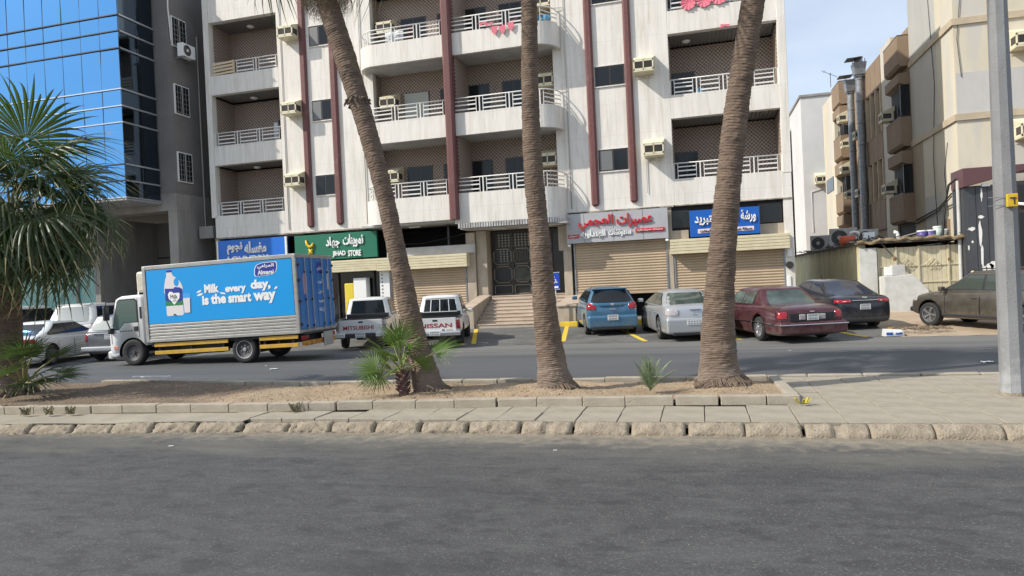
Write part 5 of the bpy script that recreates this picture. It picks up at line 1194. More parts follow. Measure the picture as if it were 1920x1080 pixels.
def lamp(t, name, x0, y0, z0, x1, y1, z1, m, bev=.03, both=True):
    if t.name in SKIN and abs(x1) > .7 and name != 'bumper_corner':
        for sd in (-1, 1):
            c = B(); c.box(sd*x0, y0-.3 if y0 < 1 else y0-.1, z0, sd*(x1+.15), y1 if y0 < 1 else y1+.4, z1); o = c.obj(name, m, t, bevel=.02, seg=2); o.modifiers.remove(o.modifiers['normals'])
            k = bpy.data.objects.new('skin', SKIN[t.name]); COL.objects.link(k); k.parent = t
            md = o.modifiers.new('cut', 'BOOLEAN'); md.object = k; md.operation = 'INTERSECT'; md.solver = 'EXACT'
            bpy.context.view_layer.update(); me = bpy.data.meshes.new_from_object(o.evaluated_get(bpy.context.evaluated_depsgraph_get())); me.name = name; o.modifiers.clear(); o.data = me; me.materials.clear(); me.materials.append(m); bpy.data.objects.remove(k)
        return
    for sd in ((-1, 1) if both else (1,)):
        c = B(); c.box(sd*x0, y0, z0, sd*x1, y1, z1); c.obj(name, m, t, bevel=bev, seg=3)
def plate(t, y, z, w=.33, h=.16, x=0):
    c = B(); c.box(x-w/2, y-.012, z, x+w/2, y, z+h); o = c.obj('number_plate', platem, t, bevel=.004)
    b = B()
    for row in range(2):
        for k in range(6): b.box(x-w/2+.03+k*(w-.06)/6, y-.015, z+.02+row*h*.5, x-w/2+.03+(k+.62)*(w-.06)/6, y-.0125, z+.02+row*h*.5+h*.3)
    b.obj('plate_marks', mat('plate_ink', (.25, .26, .28), .6), t)['kind'] = 'stuff'
def box(t, name, m, *a, bevel=.01, seg=2): c = B(); c.box(*a); return c.obj(name, m, t, bevel=bevel, seg=seg)
REAR = Matrix(((1, 0, 0, 0), (0, 0, -1, 0), (0, 1, 0, 0), (0, 0, 0, 1)))   # a board on the car's tail
random.seed(44)
pz = .03
def rz(y): return rampZ(y)
# --- maroon saloon
mar = paint('maroon_paint', (.065, .008, .014), .3, .35, dust=(.30, .22, .20), da=.3)
W = 1.96
st = [(0, .76, .30, .62, .66), (.06, .88, .26, .80, .84), (.25, .94, .24, .92, .97), (.9, .965, .22, .96, 1.02), (1.5, .975, .21, .96, 1.02), (2.6, .98, .20, .94, .98), (3.7, .975, .20, .92, .98), (4.6, .95, .22, .86, .93), (5.15, .90, .25, .78, .85), (5.33, .80, .30, .66, .70), (5.38, .70, .34, .60, .63)]
cabn = Cabin(.98, 1.62, 3.12, 3.95, .95, 1.40, .86, .64)
gp = mat('sky_toned_glass', (.085, .115, .10), .08, spec=.7, col2=(.03, .04, .036), nscale=1.6)  # greenish glass, base colour lightened to carry the sky's reflection
t = car('parked_car', 'maroon older saloon with chrome bumper strip, right of the thick palm trunk', 'car', (2.65, 18.38, .0), 19.5, 5.38, W, st, cabn, mar, (1.18, 4.1), .335, .22, 'cover', ((1.75, 2.45), (2.5, 3.9)), glass=gp, doors=((1.62, 2.5), (2.52, 3.65)), pitch=.008, sc=.935)
lamp(t, 'tail_lamp', .66, -.02, .64, .95, .14, .83, redl, .04); plate(t, -.035, .60, .32, .16)
box(t, 'garnish', trim, -.60, -.012, .57, .60, .10, .79); 
for sd in (-1, 1): box(t, 'plate_reflector', clearl, sd*.19, -.030, .61, sd*.36, .05, .76, bevel=.02)
box(t, 'bumper', mar, -.93, -.10, .235, .93, .25, .56, bevel=.07, seg=4); box(t, 'bumper_strip', chrome, -.94, -.115, .475, .94, .2, .505, bevel=.008); box(t, 'trunk_badge', chrome, -.06, -.03, .81, .06, .04, .84)
for sd in (-1, 1): box(t, 'side_strip', chrome, sd*.975, .3, .50, sd*.992, 4.9, .525, bevel=.003)
# --- dark blue saloon
dbl = paint('dark_blue_paint', (.016, .02, .032), .25, .35, da=.14); W = 1.78
st = [(0, .70, .34, .74, .80), (.07, .82, .28, .92, .98), (.3, .87, .24, 1.0, 1.05), (.9, .885, .22, .98, 1.06), (2.0, .89, .21, .95, 1.0), (3.2, .89, .21, .92, .98), (3.9, .87, .22, .84, .93), (4.4, .80, .26, .70, .80), (4.6, .66, .32, .58, .64)]
bglass = mat('blue_tinted_glass', (.02, .026, .045), .06, spec=.7)
t = car('parked_car', 'dark blue saloon with slim red tail lamps in front of the yellow wall', 'car', (4.45, 21.3, .035), 16.6, 4.62, W, st, Cabin(.48, 1.45, 2.75, 3.65, .98, 1.42, .80, .60), dbl, (.98, 3.68), .32, .21, 'alloy10', ((.95, 1.95), (2.0, 3.5)), glass=bglass, doors=((1.3, 2.15), (2.17, 3.2)), pitch=.028, sc=.94)
lamp(t, 'tail_lamp', .40, -.015, .82, .86, .22, .92, redl, .025); box(t, 'chrome_bar', chrome, -.40, -.02, .88, .40, .04, .905); plate(t, -.01, .62, .32, .16); box(t, 'lower_valance', blackp, -.7, -.01, .25, .7, .15, .37, bevel=.03)
lamp(t, 'lamp_stripe', .42, -.022, .865, .82, .05, .88, whitep, .003); box(t, 'badge', chrome, -.07, -.015, .95, .07, .05, 1.0, bevel=.02)
# --- silver saloon
sil = paint('silver_paint', (.46, .48, .50), .3, .5, da=.2); W = 1.80
st = [(0, .66, .34, .70, .76), (.06, .80, .28, .93, 1.0), (.28, .87, .24, 1.0, 1.06), (.9, .895, .22, .97, 1.04), (2.0, .90, .21, .93, .98), (3.2, .90, .21, .90, .96), (3.9, .88, .22, .84, .92), (4.5, .80, .26, .68, .78), (4.72, .64, .32, .58, .64)]
t = car('parked_car', 'silver saloon partly hidden behind the thick palm trunk', 'car', (-.13, 19.45, .0), 14, 4.72, W, st, Cabin(.42, 1.42, 2.65, 3.75, .98, 1.38, .81, .57, crown=.055, rr=.18), sil, (1.02, 3.72), .335, .22, 'alloy5', ((.9, 1.9), (1.95, 3.6)), glass=gp, doors=((1.3, 2.2), (2.22, 3.25)), pitch=.015, sc=.955)
lamp(t, 'tail_lamp', .46, -.02, .74, .88, .25, .90, clearl, .04); plate(t, -.03, .48, .52, .13); box(t, 'bumper', sil, -.84, -.06, .22, .84, .2, .68, bevel=.08, seg=4); box(t, 'bumper_lip', blackp, -.66, -.045, .17, .66, .2, .33, bevel=.03); plate(t, -.065, .47, .52, .13)
box(t, 'trunk_handle', chrome, -.16, -.02, .90, .16, .05, .92); 
c = B(); c.tube([(-.07, -.035, .80), (0, -.035, .77), (.07, -.035, .80), (.07, -.035, .77), (0, -.035, .73), (-.07, -.035, .77), (-.07, -.035, .80)], .008, 5); c.obj('badge', chrome, t)
# --- blue hatchback
blu = paint('blue_paint', (.05, .16, .28), .28, .35, da=.18); W = 1.70
st = [(0, .70, .36, .80, .86), (.06, .80, .30, 1.02, 1.06), (.3, .835, .26, 1.06, 1.10), (.9, .845, .24, 1.02, 1.08), (2.0, .85, .23, .98, 1.02), (2.9, .85, .23, .96, 1.02), (3.5, .82, .24, .88, 1.0), (4.0, .74, .28, .74, .84), (4.2, .60, .34, .60, .66)]
t = car('parked_car', 'blue hatchback with red tail lamps in front of the grey shop sign', 'car', (-2.61, 21.4, .045), 15, 4.2, W, st, Cabin(.12, .50, 2.25, 3.30, 1.02, 1.45, .78, .585, bow=.12, crown=.06, rr=.2), blu, (.72, 3.34), .31, .20, 'alloy10', ((.35, .75), (.8, 1.6), (1.65, 3.1)), doors=((.95, 1.75), (1.77, 2.75)), pitch=.026, sc=.965)
lamp(t, 'tail_lamp', .52, -.04, .84, .83, .22, 1.08, redl, .05); plate(t, -.07, .50, .34, .17); box(t, 'bumper', blu, -.80, -.06, .235, .80, .25, .66, bevel=.09, seg=4); box(t, 'lower_valance', blackp, -.66, -.055, .19, .66, .2, .34, bevel=.03)
box(t, 'hatch_handle', chrome, -.10, -.035, .83, .10, .03, .86); box(t, 'badge', chrome, -.05, -.04, .96, .05, .02, 1.03, bevel=.02); box(t, 'spoiler', blu, -.6, .33, 1.47, .6, .62, 1.50, bevel=.012)
# --- grey-brown SUV seen from its side
suvm = paint('bronze_paint', (.095, .085, .068), .28, .45, da=.22); W = 1.82
st = [(0, .72, .45, .86, .92), (.06, .84, .38, 1.06, 1.10), (.3, .89, .34, 1.10, 1.14), (.9, .90, .32, 1.08, 1.12), (2.1, .905, .31, 1.04, 1.08), (3.1, .905, .31, 1.02, 1.07), (3.6, .89, .32, .98, 1.06), (4.15, .80, .36, .86, .97), (4.38, .62, .42, .68, .78)]
t = car('parked_car', 'dusty bronze sport utility vehicle cut by the concrete pole at right', 'car', (8.56, 19.42, .02), 33, 4.4, W, st, Cabin(.15, .55, 2.35, 3.25, 1.06, 1.60, .83, .66), suvm, (.85, 3.5), .355, .23, 'alloy5', ((.35, .95), (1.02, 1.75), (1.82, 3.1)), doors=((.95, 1.85), (1.87, 2.95)), glass=mat('olive_glass', (.05, .06, .05), .06, spec=.7), arch=.08, pitch=.018, sc=.915)
lamp(t, 'headlight', .46, 4.08, .76, .80, 4.30, .92, clearl, .04); box(t, 'grille', trim, -.42, 4.2, .68, .42, 4.39, .82, bevel=.02); box(t, 'lower_bumper', blackp, -.66, 4.1, .40, .66, 4.40, .56, bevel=.06, seg=3)
for sd in (-1, 1):
    c = B(); c.tube([(sd*.60, .7, 1.66), (sd*.60, .8, 1.71), (sd*.60, 2.2, 1.71), (sd*.60, 2.35, 1.65)], .018, 6); c.obj('roof_rail', blackp, t); box(t, 'sill_trim', blackp, sd*.86, 1.3, .32, sd*.915, 3.05, .40, bevel=.015)
lamp(t, 'tail_lamp', .70, -.01, .85, .88, .16, 1.12, redl, .04)
for sd in (-1, 1):
    b = B(); b.box(sd*.80, 2.97, 1.09, sd*.85, 3.06, 1.5)
# --- pickups
def pickup(label, loc, heading, mt, L, W, word, rect, red, zdeck, roof, tail_m, bumper_m, lampz, style, wr, cabr=(1.62, 1.80, 2.95, 3.75), sc=1):
    st = [(0, W/2-.06, .50, zdeck-.04, zdeck), (.05, W/2-.03, .46, zdeck-.02, zdeck+.0), (.3, W/2-.01, .44, zdeck, zdeck+.01), (1.6, W/2, .42, zdeck, zdeck+.01), (2.6, W/2, .40, zdeck-.02, zdeck+.02), (3.7, W/2, .40, zdeck-.06, zdeck+.02), (4.4, W/2-.03, .40, zdeck-.14, zdeck-.06), (L-.15, W/2-.12, .42, zdeck-.26, zdeck-.20), (L, W/2-.24, .46, zdeck-.36, zdeck-.32)]
    t = car('pickup_truck', label, 'pickup', loc, heading, L, W, st, Cabin(*cabr, zdeck, roof, W/2-.06, W/2-.20, bow=.05, crown=.05, rr=.16), mt, (1.15, L-1.05), wr, .22, style, ((1.85, 2.62), (2.68, 3.7)), bed=(.10, 1.52, .60), doors=((1.72, 2.62), (2.64, 3.55)), pitch=.006, arch=.08, sc=sc)
    M = REAR @ Matrix.Translation((0, 0, .012)); o = lettering(word, *rect, M, red, t, .02, .006)
    box(t, 'tailgate', mt, -W/2+.16, -.012, .56, W/2-.16, .05, zdeck+.01, bevel=.012); box(t, 'tailgate_handle', trim, -.08, -.02, zdeck-.10, .08, .0, zdeck-.04)
    box(t, 'cab_back_liner', trim, -W/2+.13, cabr[0]-.10, zdeck-.02, W/2-.13, cabr[0]+.05, zdeck+.16, bevel=.03)
    box(t, 'bed_rail', trim, -W/2+.08, .04, zdeck+.0, W/2-.08, .10, zdeck+.03); 
    for sd in (-1, 1): box(t, 'bed_rail', trim, sd*(W/2-.12), .10, zdeck-.0, sd*(W/2-.05), 1.55, zdeck+.03)
    box(t, 'rear_bumper', bumper_m, -W/2+.02, -.16, .42, W/2-.02, .02, .58, bevel=.03); plate(t, -.165, .44, .34, .14)
    lamp(t, 'tail_lamp', W/2-.15, -.02, lampz[0], W/2-.005, .12, lampz[1], tail_m, .02)
    return t
wht = paint('white_body_paint', (.72, .72, .70), .3, .05, da=.22)
t = pickup('newer white pickup with red lettered tailgate and clear lamps beside the truck', (-9.88, 18.95, 0), 17.7, wht, 5.2, 1.80, 'MITSUBISHI', (-.60, .70, .44, .84), redd, 1.03, 1.72, mat('smoked_lens', (.12, .10, .10), .12, coat=.6, col2=(.5, .45, .45), nscale=14), blackp, (.66, 1.02), 'alloy5', .36, sc=.87)
lamp(t, 'lamp_core', .80, -.03, .70, .86, 0, .98, redl, .01); lamp(t, 'bumper_corner', .52, -.175, .44, .88, -.02, .60, wht, .03)
t2 = pickup('older white pickup with red tail lamps and barred rear window behind leaning palm', (-7.40, 18.72, 0), 14.5, wht, 5.0, 1.66, 'NISSAN', (-.50, .68, .54, .82), redd, .98, 1.64, redl, chrome, (.62, .92), 'steel', .34, sc=.90)
for x in (-.32, 0, .32): c = B(); c.bar((x, 1.50, 1.13), (x*.92, 1.64, 1.54), .022); c.obj('window_bar', whitep, t2)
c = B(); c.bar((-.6, 1.50, 1.13), (.6, 1.50, 1.13), .025); c.bar((-.54, 1.65, 1.56), (.54, 1.65, 1.56), .025); c.obj('window_bar', whitep, t2)
# rust and stickers low on the older tailgate
box(t2, 'sticker', trim, .22, -.018, .585, .30, -.011, .62, bevel=0); box(t2, 'sticker', mat('faded_sticker', (.45, .40, .22), .6), .36, -.018, .585, .56, -.011, .62, bevel=0)
# --- cars at left behind the truck
pear = paint('pearl_white_paint', (.80, .80, .77), .28, .1, da=.15); W = 1.82
st = [(0, .70, .34, .74, .80), (.07, .84, .28, .95, 1.0), (.3, .89, .24, 1.02, 1.07), (.9, .905, .22, .99, 1.06), (2.0, .91, .21, .95, 1.0), (3.3, .91, .21, .92, .98), (4.0, .89, .22, .84, .93), (4.6, .80, .26, .70, .80), (4.82, .66, .32, .58, .64)]
t = car('parked_car', 'pearl white saloon half behind the left palm, its tail lamps red', 'car', (-19.02, 15.15, 0), 17.5, 4.82, W, st, Cabin(.5, 1.5, 2.9, 3.85, .99, 1.43, .82, .61), pear, (1.05, 3.82), .335, .22, 'alloy10', ((1.0, 2.0), (2.05, 3.6)), glass=mat('smoked_glass', (.03, .03, .03), .07, spec=.5), doors=((1.4, 2.3), (2.32, 3.4)), sc=.875)
lamp(t, 'tail_lamp', .42, -.015, .80, .89, .22, .95, redl, .04); box(t, 'chrome_bar', chrome, -.42, -.02, .90, .42, .04, .93); plate(t, -.02, .62)
mv = paint('van_white_paint', (.76, .75, .71), .32, .1, da=.25); W = 1.80
st = [(0, .72, .42, .88, .95), (.06, .84, .36, 1.06, 1.10), (.3, .885, .32, 1.10, 1.14), (.9, .89, .30, 1.08, 1.12), (2.1, .90, .29, 1.06, 1.10), (3.2, .90, .29, 1.04, 1.10), (3.9, .86, .30, .94, 1.06), (4.4, .76, .34, .78, .86), (4.6, .62, .40, .64, .70)]
paleg = mat('sunlit_glass', (.38, .40, .38), .12, spec=.8)
def mpv(label, loc, heading, L=4.6):
    t = car('parked_car', label, 'car', loc, heading, 4.6, W, st, Cabin(.10, .42, 3.0, 3.75, 1.08, 1.72, .83, .68, bow=.09), mv, (.85, 3.6), .33, .21, 'cover', ((.42, 1.35), (1.42, 2.2), (2.26, 3.5)), glass=glassd, doors=((1.2, 2.15), (2.17, 3.2)))
    for o in t.children:
        if o.name.startswith('rear_window'): o.data.materials[0] = paleg
    lamp(t, 'tail_lamp', .74, -.01, 1.0, .885, .12, 1.35, redl, .04); box(t, 'roof_spoiler', mv, -.6, .34, 1.72, .6, .6, 1.76, bevel=.015); plate(t, -.02, .72); return t
mpv('white people carrier with pale rear window behind the pearl saloon', (-21.6, 19.6, 0), 18)
mpv('white people carrier at the far left edge behind the palm trunk', (-24.4, 18.6, 0), 18)
gry = paint('slate_paint', (.12, .125, .14), .35, .3, da=.25); W = 1.78
st = [(0, .74, .40, .84, .92), (.06, .84, .34, 1.02, 1.06), (.3, .87, .30, 1.06, 1.10), (.9, .88, .28, 1.04, 1.08), (2.1, .89, .27, 1.02, 1.06), (3.2, .89, .27, 1.0, 1.05), (3.8, .86, .28, .92, 1.02), (4.3, .76, .32, .76, .84), (4.5, .62, .38, .62, .68)]
t = car('parked_car', 'slate grey estate car with silver bumper half hidden by the truck cab', 'car', (-17.25, 16.95, 0), 15, 4.5, W, st, Cabin(.10, .48, 2.9, 3.6, 1.04, 1.55, .82, .66, bow=.06), gry, (.85, 3.5), .32, .2, 'steel', ((.42, 1.3), (1.36, 2.1), (2.16, 3.4)), glass=glassd, doors=((1.2, 2.05), (2.07, 3.0)), sc=.87)
for o in t.children:
    if o.name.startswith('rear_window'): o.data.materials[0] = paleg
lamp(t, 'tail_lamp', .70, -.02, .72, .87, .14, 1.04, redl, .03); box(t, 'bumper', sil, -.86, -.14, .36, .86, .15, .54, bevel=.05, seg=3); plate(t, -.03, .78, .34, .16, .1); box(t, 'chrome_bar', chrome, -.5, -.02, .96, .7, .04, 1.0)

# ---------------------------------------------------------------- delivery truck (local x: right, y: forward from the rear door, z up)
TR = thing('delivery_truck', 'white cab box truck with a bright blue milk advertisement on its side', 'truck', (-10.10, 16.95, 0), R(93.2))
LB = 4.60; WB = 1.0; Z0, Z1 = .73, 2.76      # box: y 0..LB
alu = mat('truck_aluminium', (.42, .415, .40), .45, metal=.5, col2=(.34, .335, .32), nscale=3, stretch=(1, 1, 3)); chas = mat('chassis_black', (.018, .018, .019), .7)
adb = mat('ad_blue', (.0, .31, .74), .4); 
box(TR, 'cargo_body', alu, -WB+.02, .03, Z0+.02, WB-.02, LB-.03, Z1-.03, bevel=0)
for x in (-1, 1):
    box(TR, 'top_frame', alu, x*(WB-.05), 0, Z1-.10, x*(WB+.02), LB, Z1+.01, bevel=.01); box(TR, 'bottom_frame', alu, x*(WB-.05), 0, Z0-.05, x*(WB+.02), LB, Z0+.03, bevel=.008)
    for y in (0.001, LB-.10): box(TR, 'corner_post', alu, x*(WB-.06), y, Z0-.04, x*(WB+.025), y+.10, Z1-.02, bevel=.012)
    for k in range(5): box(TR, 'ribbed_panel', alu, x*(WB-.03), .10, Z0+.035+k*.082, x*(WB+.006+.006*(k % 2)), LB-.10, Z0+.035+k*.082+.07, bevel=.010)
box(TR, 'roof_panel', alu, -WB, 0, Z1-.02, WB, LB, Z1+.0, bevel=0)
# printed panel on the left side (local -x faces the street's camera side after the turn)
def side_frame(off=0.0):   # board on the left flank: along +u = towards the rear, up = z, out = -x
    return Matrix(((0, 0, -1, -WB-.010-off), (-1, 0, 0, LB-.12), (0, 1, 0, 0), (0, 0, 0, 1)))
PLN = LB-.24; PZ0, PZ1 = Z0+.45, Z1-.115
def side_poly(pts, m, name, lay, parent=None):
    c = B(); n = len(pts); M = side_frame(.001+.0022*lay); c.v = [tuple(M @ Vector((u, v, 0))) for u, v in pts]; c.f = [tuple(range(n))]; return c.obj(name, m, parent or TR, fix=False)
c = B(); c.box(-WB-.010, .12, PZ0, -WB+.0, LB-.12, PZ1); ad = c.obj('advert_panel', adb, TR)
c = B(); c.box(WB+.010, .12, PZ0, WB-.0, LB-.12, PZ1); c.obj('advert_panel', adb, TR)
H = PZ1-PZ0
def P_(u, v): return (u*PLN, PZ0+v*H)      # fractions of the printed panel
milkw = mat('milk_white', (.72, .68, .68), .5); navy = mat('label_navy', (.02, .04, .28), .4); green = mat('label_green', (.02, .22, .06), .4); adl = mat('ad_blue_light', (.06, .36, .80), .35)
def circ(cu, cv, ru, rv, n=20, a0=0, a1=360): return [P_(cu+ru*math.cos(R(a0+(a1-a0)*k/n)), cv+rv*math.sin(R(a0+(a1-a0)*k/n))) for k in range(n+(0 if a1-a0 == 360 else 1))]
side_poly([P_(.135, .13), (P_(.245, .13)), P_(.25, .16), P_(.25, .55), P_(.255, .64), P_(.245, .72), P_(.225, .80), P_(.195, .86), P_(.185, .90), P_(.185, .935), P_(.145, .935), P_(.145, .87), P_(.135, .80), P_(.125, .68), P_(.122, .58), P_(.13, .5), P_(.13, .16)], milkw, 'bottle_print', 1)
side_poly(circ(.212, .745, .018, .075), adb, 'handle_gap', 2)
side_poly([P_(.147, .935), P_(.184, .935), P_(.184, .975), P_(.147, .975)], navy, 'bottle_cap', 2)
side_poly([P_(.128, .36), P_(.250, .36), P_(.250, .62), P_(.128, .64)], navy, 'label_band', 2); side_poly([P_(.128, .32), P_(.250, .32), P_(.250, .40), P_(.19, .36), P_(.128, .42)], green, 'label_band', 3)
side_poly([P_(.19, .33), P_(.228, .45), P_(.232, .53), P_(.218, .58), P_(.20, .57), P_(.19, .54), P_(.18, .57), P_(.162, .58), P_(.148, .53), P_(.152, .45)], whl, 'heart_print', 4)
side_poly([P_(.19, .55), P_(.24, .55), P_(.24, .64), P_(.20, .66), P_(.186, .62)], navy, 'small_logo', 5)
lettering('Milk', .165*PLN, PZ0+.44*H, .215*PLN, PZ0+.52*H, side_frame(.013), inkm, TR, .0, .0005, 2)
lettering(arabic('حليب'), .165*PLN, PZ0+.385*H, .208*PLN, PZ0+.44*H, side_frame(.013), inkm, TR, .0, .0005, 2)
side_poly([P_(.255, .15), P_(.300, .15), P_(.306, .53), P_(.249, .53)], adl, 'glass_print', 1); side_poly([P_(.258, .17), P_(.297, .17), P_(.302, .44), P_(.253, .44)], milkw, 'glass_print', 6)
side_poly([P_(.175, .135), P_(.185, .165), P_(.192, .165), P_(.20, .135)], inkm, 'bottle_foot', 7)
Mt = side_frame(.004)
def words(s_, u0, v0, u1, v1, m=whl, bold=.045, sh=0): return lettering(s_, u0*PLN, PZ0+v0*H, u1*PLN, PZ0+v1*H, side_frame(.006), m, TR, bold, .002, 3, sh)
words('Milk', .405, .50, .505, .66); words('every', .548, .45, .69, .585); words('day,', .722, .465, .855, .675)
words('is', .385, .285, .43, .455); words('the', .445, .29, .55, .475); words('smart', .565, .29, .72, .455); words('way', .735, .235, .885, .44)
side_poly([P_(.345, .51), P_(.36, .55), P_(.385, .57), P_(.378, .53)], whl, 'splash_print', 2); side_poly([P_(.35, .47), P_(.365, .50), P_(.395, .51), P_(.385, .47), P_(.36, .455)], whl, 'splash_print', 2); side_poly([P_(.875, .47), P_(.885, .52), P_(.90, .53), P_(.895, .49)], whl, 'splash_print', 2)
side_poly([P_(.508, .50), P_(.52, .465), P_(.545, .455), P_(.55, .475), P_(.53, .49)], whl, 'swash_print', 2)
def logo(u0, v0, u1, v1, lay0, fr, s=1):
    sh = [(0, .12), (.04, 0), (.30, -.01), (.75, .04), (.95, .25), (1.0, .55), (1.0, .93), (.93, 1.0), (.35, .98), (.12, .85), (.02, .55)]
    def pp(g): cu, cv = (u0+u1)/2, (v0+v1)/2; return [P_(cu+(u0+(u1-u0)*a-cu)*g, cv+(v0+(v1-v0)*b-cv)*g) for a, b in sh]
    side_poly(pp(1.07), whl, 'logo_edge', lay0); side_poly(pp(1.0), navy, 'logo_field', lay0+1)
logo(.755, .74, .90, .965, 1, None)
lettering(arabic('المراعي'), .775*PLN, PZ0+.855*H, .885*PLN, PZ0+.945*H, side_frame(.009), whl, TR, .03, .001, 3); lettering('Almarai', .775*PLN, PZ0+.755*H, .882*PLN, PZ0+.835*H, side_frame(.009), whl, TR, .03, .001, 3)
# rear doors with printed panels, bars and hinges
rb = mat('rear_print_blue', (.02, .16, .46), .35)
box(TR, 'rear_frame', alu, -WB, -.02, Z1-.10, WB, .03, Z1, bevel=.008); box(TR, 'rear_frame', alu, -WB, -.02, Z0-.05, WB, .03, Z0+.04, bevel=.008)
for x0, x1 in ((-WB+.06, -.012), (.012, WB-.06)):
    d = box(TR, 'rear_door', rb, x0, -.02, Z0+.045, x1, .03, Z1-.105, bevel=.004)
    for xx in (x0+.30, x1-.28):
        c = B(); c.tube([(xx, -.055, Z0-.02), (xx, -.055, Z1-.06)], .014, 6); c.obj('locking_bar', alu, d)
        for z in (Z0+.1, Z0+.8, Z1-.5): c = B(); c.box(xx-.03, -.06, z, xx+.03, -.02, z+.05); c.obj('bar_bracket', trim, d)
    xe = x0-.03 if x0 < 0 else x1+.0
    for z in (Z0+.15, Z0+.75, Z0+1.3, Z1-.32): c = B(); c.box(xe, -.045, z, xe+.06, -.02, z+.07); c.obj('hinge', trim, d)
for k, (w_, z) in enumerate((('المراعي', 2.38), ('شرب', 2.02), ('لبن', 1.76), ('حليب', 1.50), ('زبده', 1.25))):
    M = REAR @ Matrix.Translation((0, 0, .022)); lettering(arabic(w_), .08, z-.07, .36, z+.08, M, whl, TR, .01, .001, 2)
c = B(); c.box(.05, -.0215, 2.25, .39, -.0205, 2.56); c.obj('logo_field', navy, TR); c = B(); c.prism([(-.72, 1.7), (-.55, 1.7), (-.53, 2.15), (-.6, 2.3), (-.68, 2.3), (-.74, 2.1)], -.0225, -.0215, 'y'); c.obj('bottle_print', mat('print_pink', (.45, .30, .42), .5), TR); c = B(); c.prism([(.62, 1.8), (.72, 1.8), (.73, 2.2), (.68, 2.45), (.62, 2.2)], -.0225, -.0215, 'y'); c.obj('bottle_print', milkw, TR)
# chassis, tanks, guards
box(TR, 'chassis', chas, -.42, .15, .42, .42, 5.6, .70, bevel=.01); box(TR, 'sub_frame', chas, -WB+.08, .2, .60, WB-.08, LB-.1, .71, bevel=0)
for x in (-1, 1):
    for (y0, y1) in ((.10, 1.22), (2.15, 4.4)):
        for z in (.34, .55): box(TR, 'side_guard', mat('guard_yellow', (.62, .36, .03), .55, col2=(.45, .27, .05), nscale=6), x*(WB-.06), y0, z, x*(WB-.02), y1, z+.10, bevel=.006)
        for yy in (y0+.15, (y0+y1)/2, y1-.15): box(TR, 'guard_bracket', chas, x*(WB-.10), yy, .34, x*(WB-.065), yy+.05, .72, bevel=0)
    box(TR, 'tank', chas, x*.50, 2.4, .30, x*.86, 3.7, .62, bevel=.04); box(TR, 'mud_flap', chas, x*.55, 1.22, .25, x*.95, 1.25, .70, bevel=0)
    box(TR, 'tail_lamp', redl, x*.62, -.02, .50, x*.92, .04, .61, bevel=.01)
box(TR, 'tail_bar', mat('hazard_yellow', (.60, .36, .03), .6, col2=(.32, .05, .03), nscale=7), -.88, -.03, .34, .88, .05, .47, bevel=.01); box(TR, 'rubber_buffer', blackp, -.9, -.08, .64, .9, .0, .70); box(TR, 'tail_flap', mat('bare_metal', (.45, .44, .42), .5, metal=.5), .12, -.09, .26, .62, -.05, .64, bevel=.01)
for x in (-.82, .82):
    add_wheel(TR, x, 1.70, .365, .24, 'truck', 1 if x > 0 else -1); add_wheel(TR, x, 5.12, .365, .22, 'steel', 1 if x > 0 else -1)
# fridge unit over the cab
fr_ = mat('fridge_cream', (.66, .62, .52), .5, col2=(.50, .46, .38), nscale=5)
o = box(TR, 'fridge_unit', fr_, -.78, LB+.02, 2.08, .78, LB+.42, 2.66, bevel=.08, seg=4); 
for z in (2.2, 2.42): box(o, 'fan_grille', mat('grille_tan', (.40, .30, .18), .6), -.55, LB+.415, z, .55, LB+.43, z+.15)
for x in (-.5, .5): box(TR, 'marker_lamp', amber, x-.03, LB+.42, 2.56, x+.03, LB+.44, 2.60)
# cab : side profile extruded with bevelled edges
CW = .93
prof = [(LB+.12, .55), (LB+.12, 1.96), (LB+.26, 2.02), (LB+.80, 2.01), (LB+1.0, 1.94), (LB+1.22, 1.18), (LB+1.27, .9), (LB+1.27, .36), (LB+1.15, .30), (LB+.95, .34), (LB+.45, .55)]
c = B(); c.prism([(y, z) for y, z in prof], -CW, CW, 'x'); cabo = c.obj('cab', paint('cab_white', (.74, .75, .75), .3, .0, da=.15), TR)
md = cabo.modifiers.new('b', 'BEVEL'); md.width = .07; md.segments = 4; md.limit_method = 'ANGLE'; md.angle_limit = R(30); cabo.data.polygons.foreach_set('use_smooth', [True]*len(cabo.data.polygons))
cuts = []
for x in (-1, 1):
    c = B(); c.lathe([(.45, -.2), (.45, .3)], 28, Matrix.Translation((x*.85, 5.12, .40)) @ Matrix.Rotation(R(90*x), 4, 'Y')); k_ = c.obj('cut', cutm, TR); cuts.append(k_)
boolean(cabo, cuts)
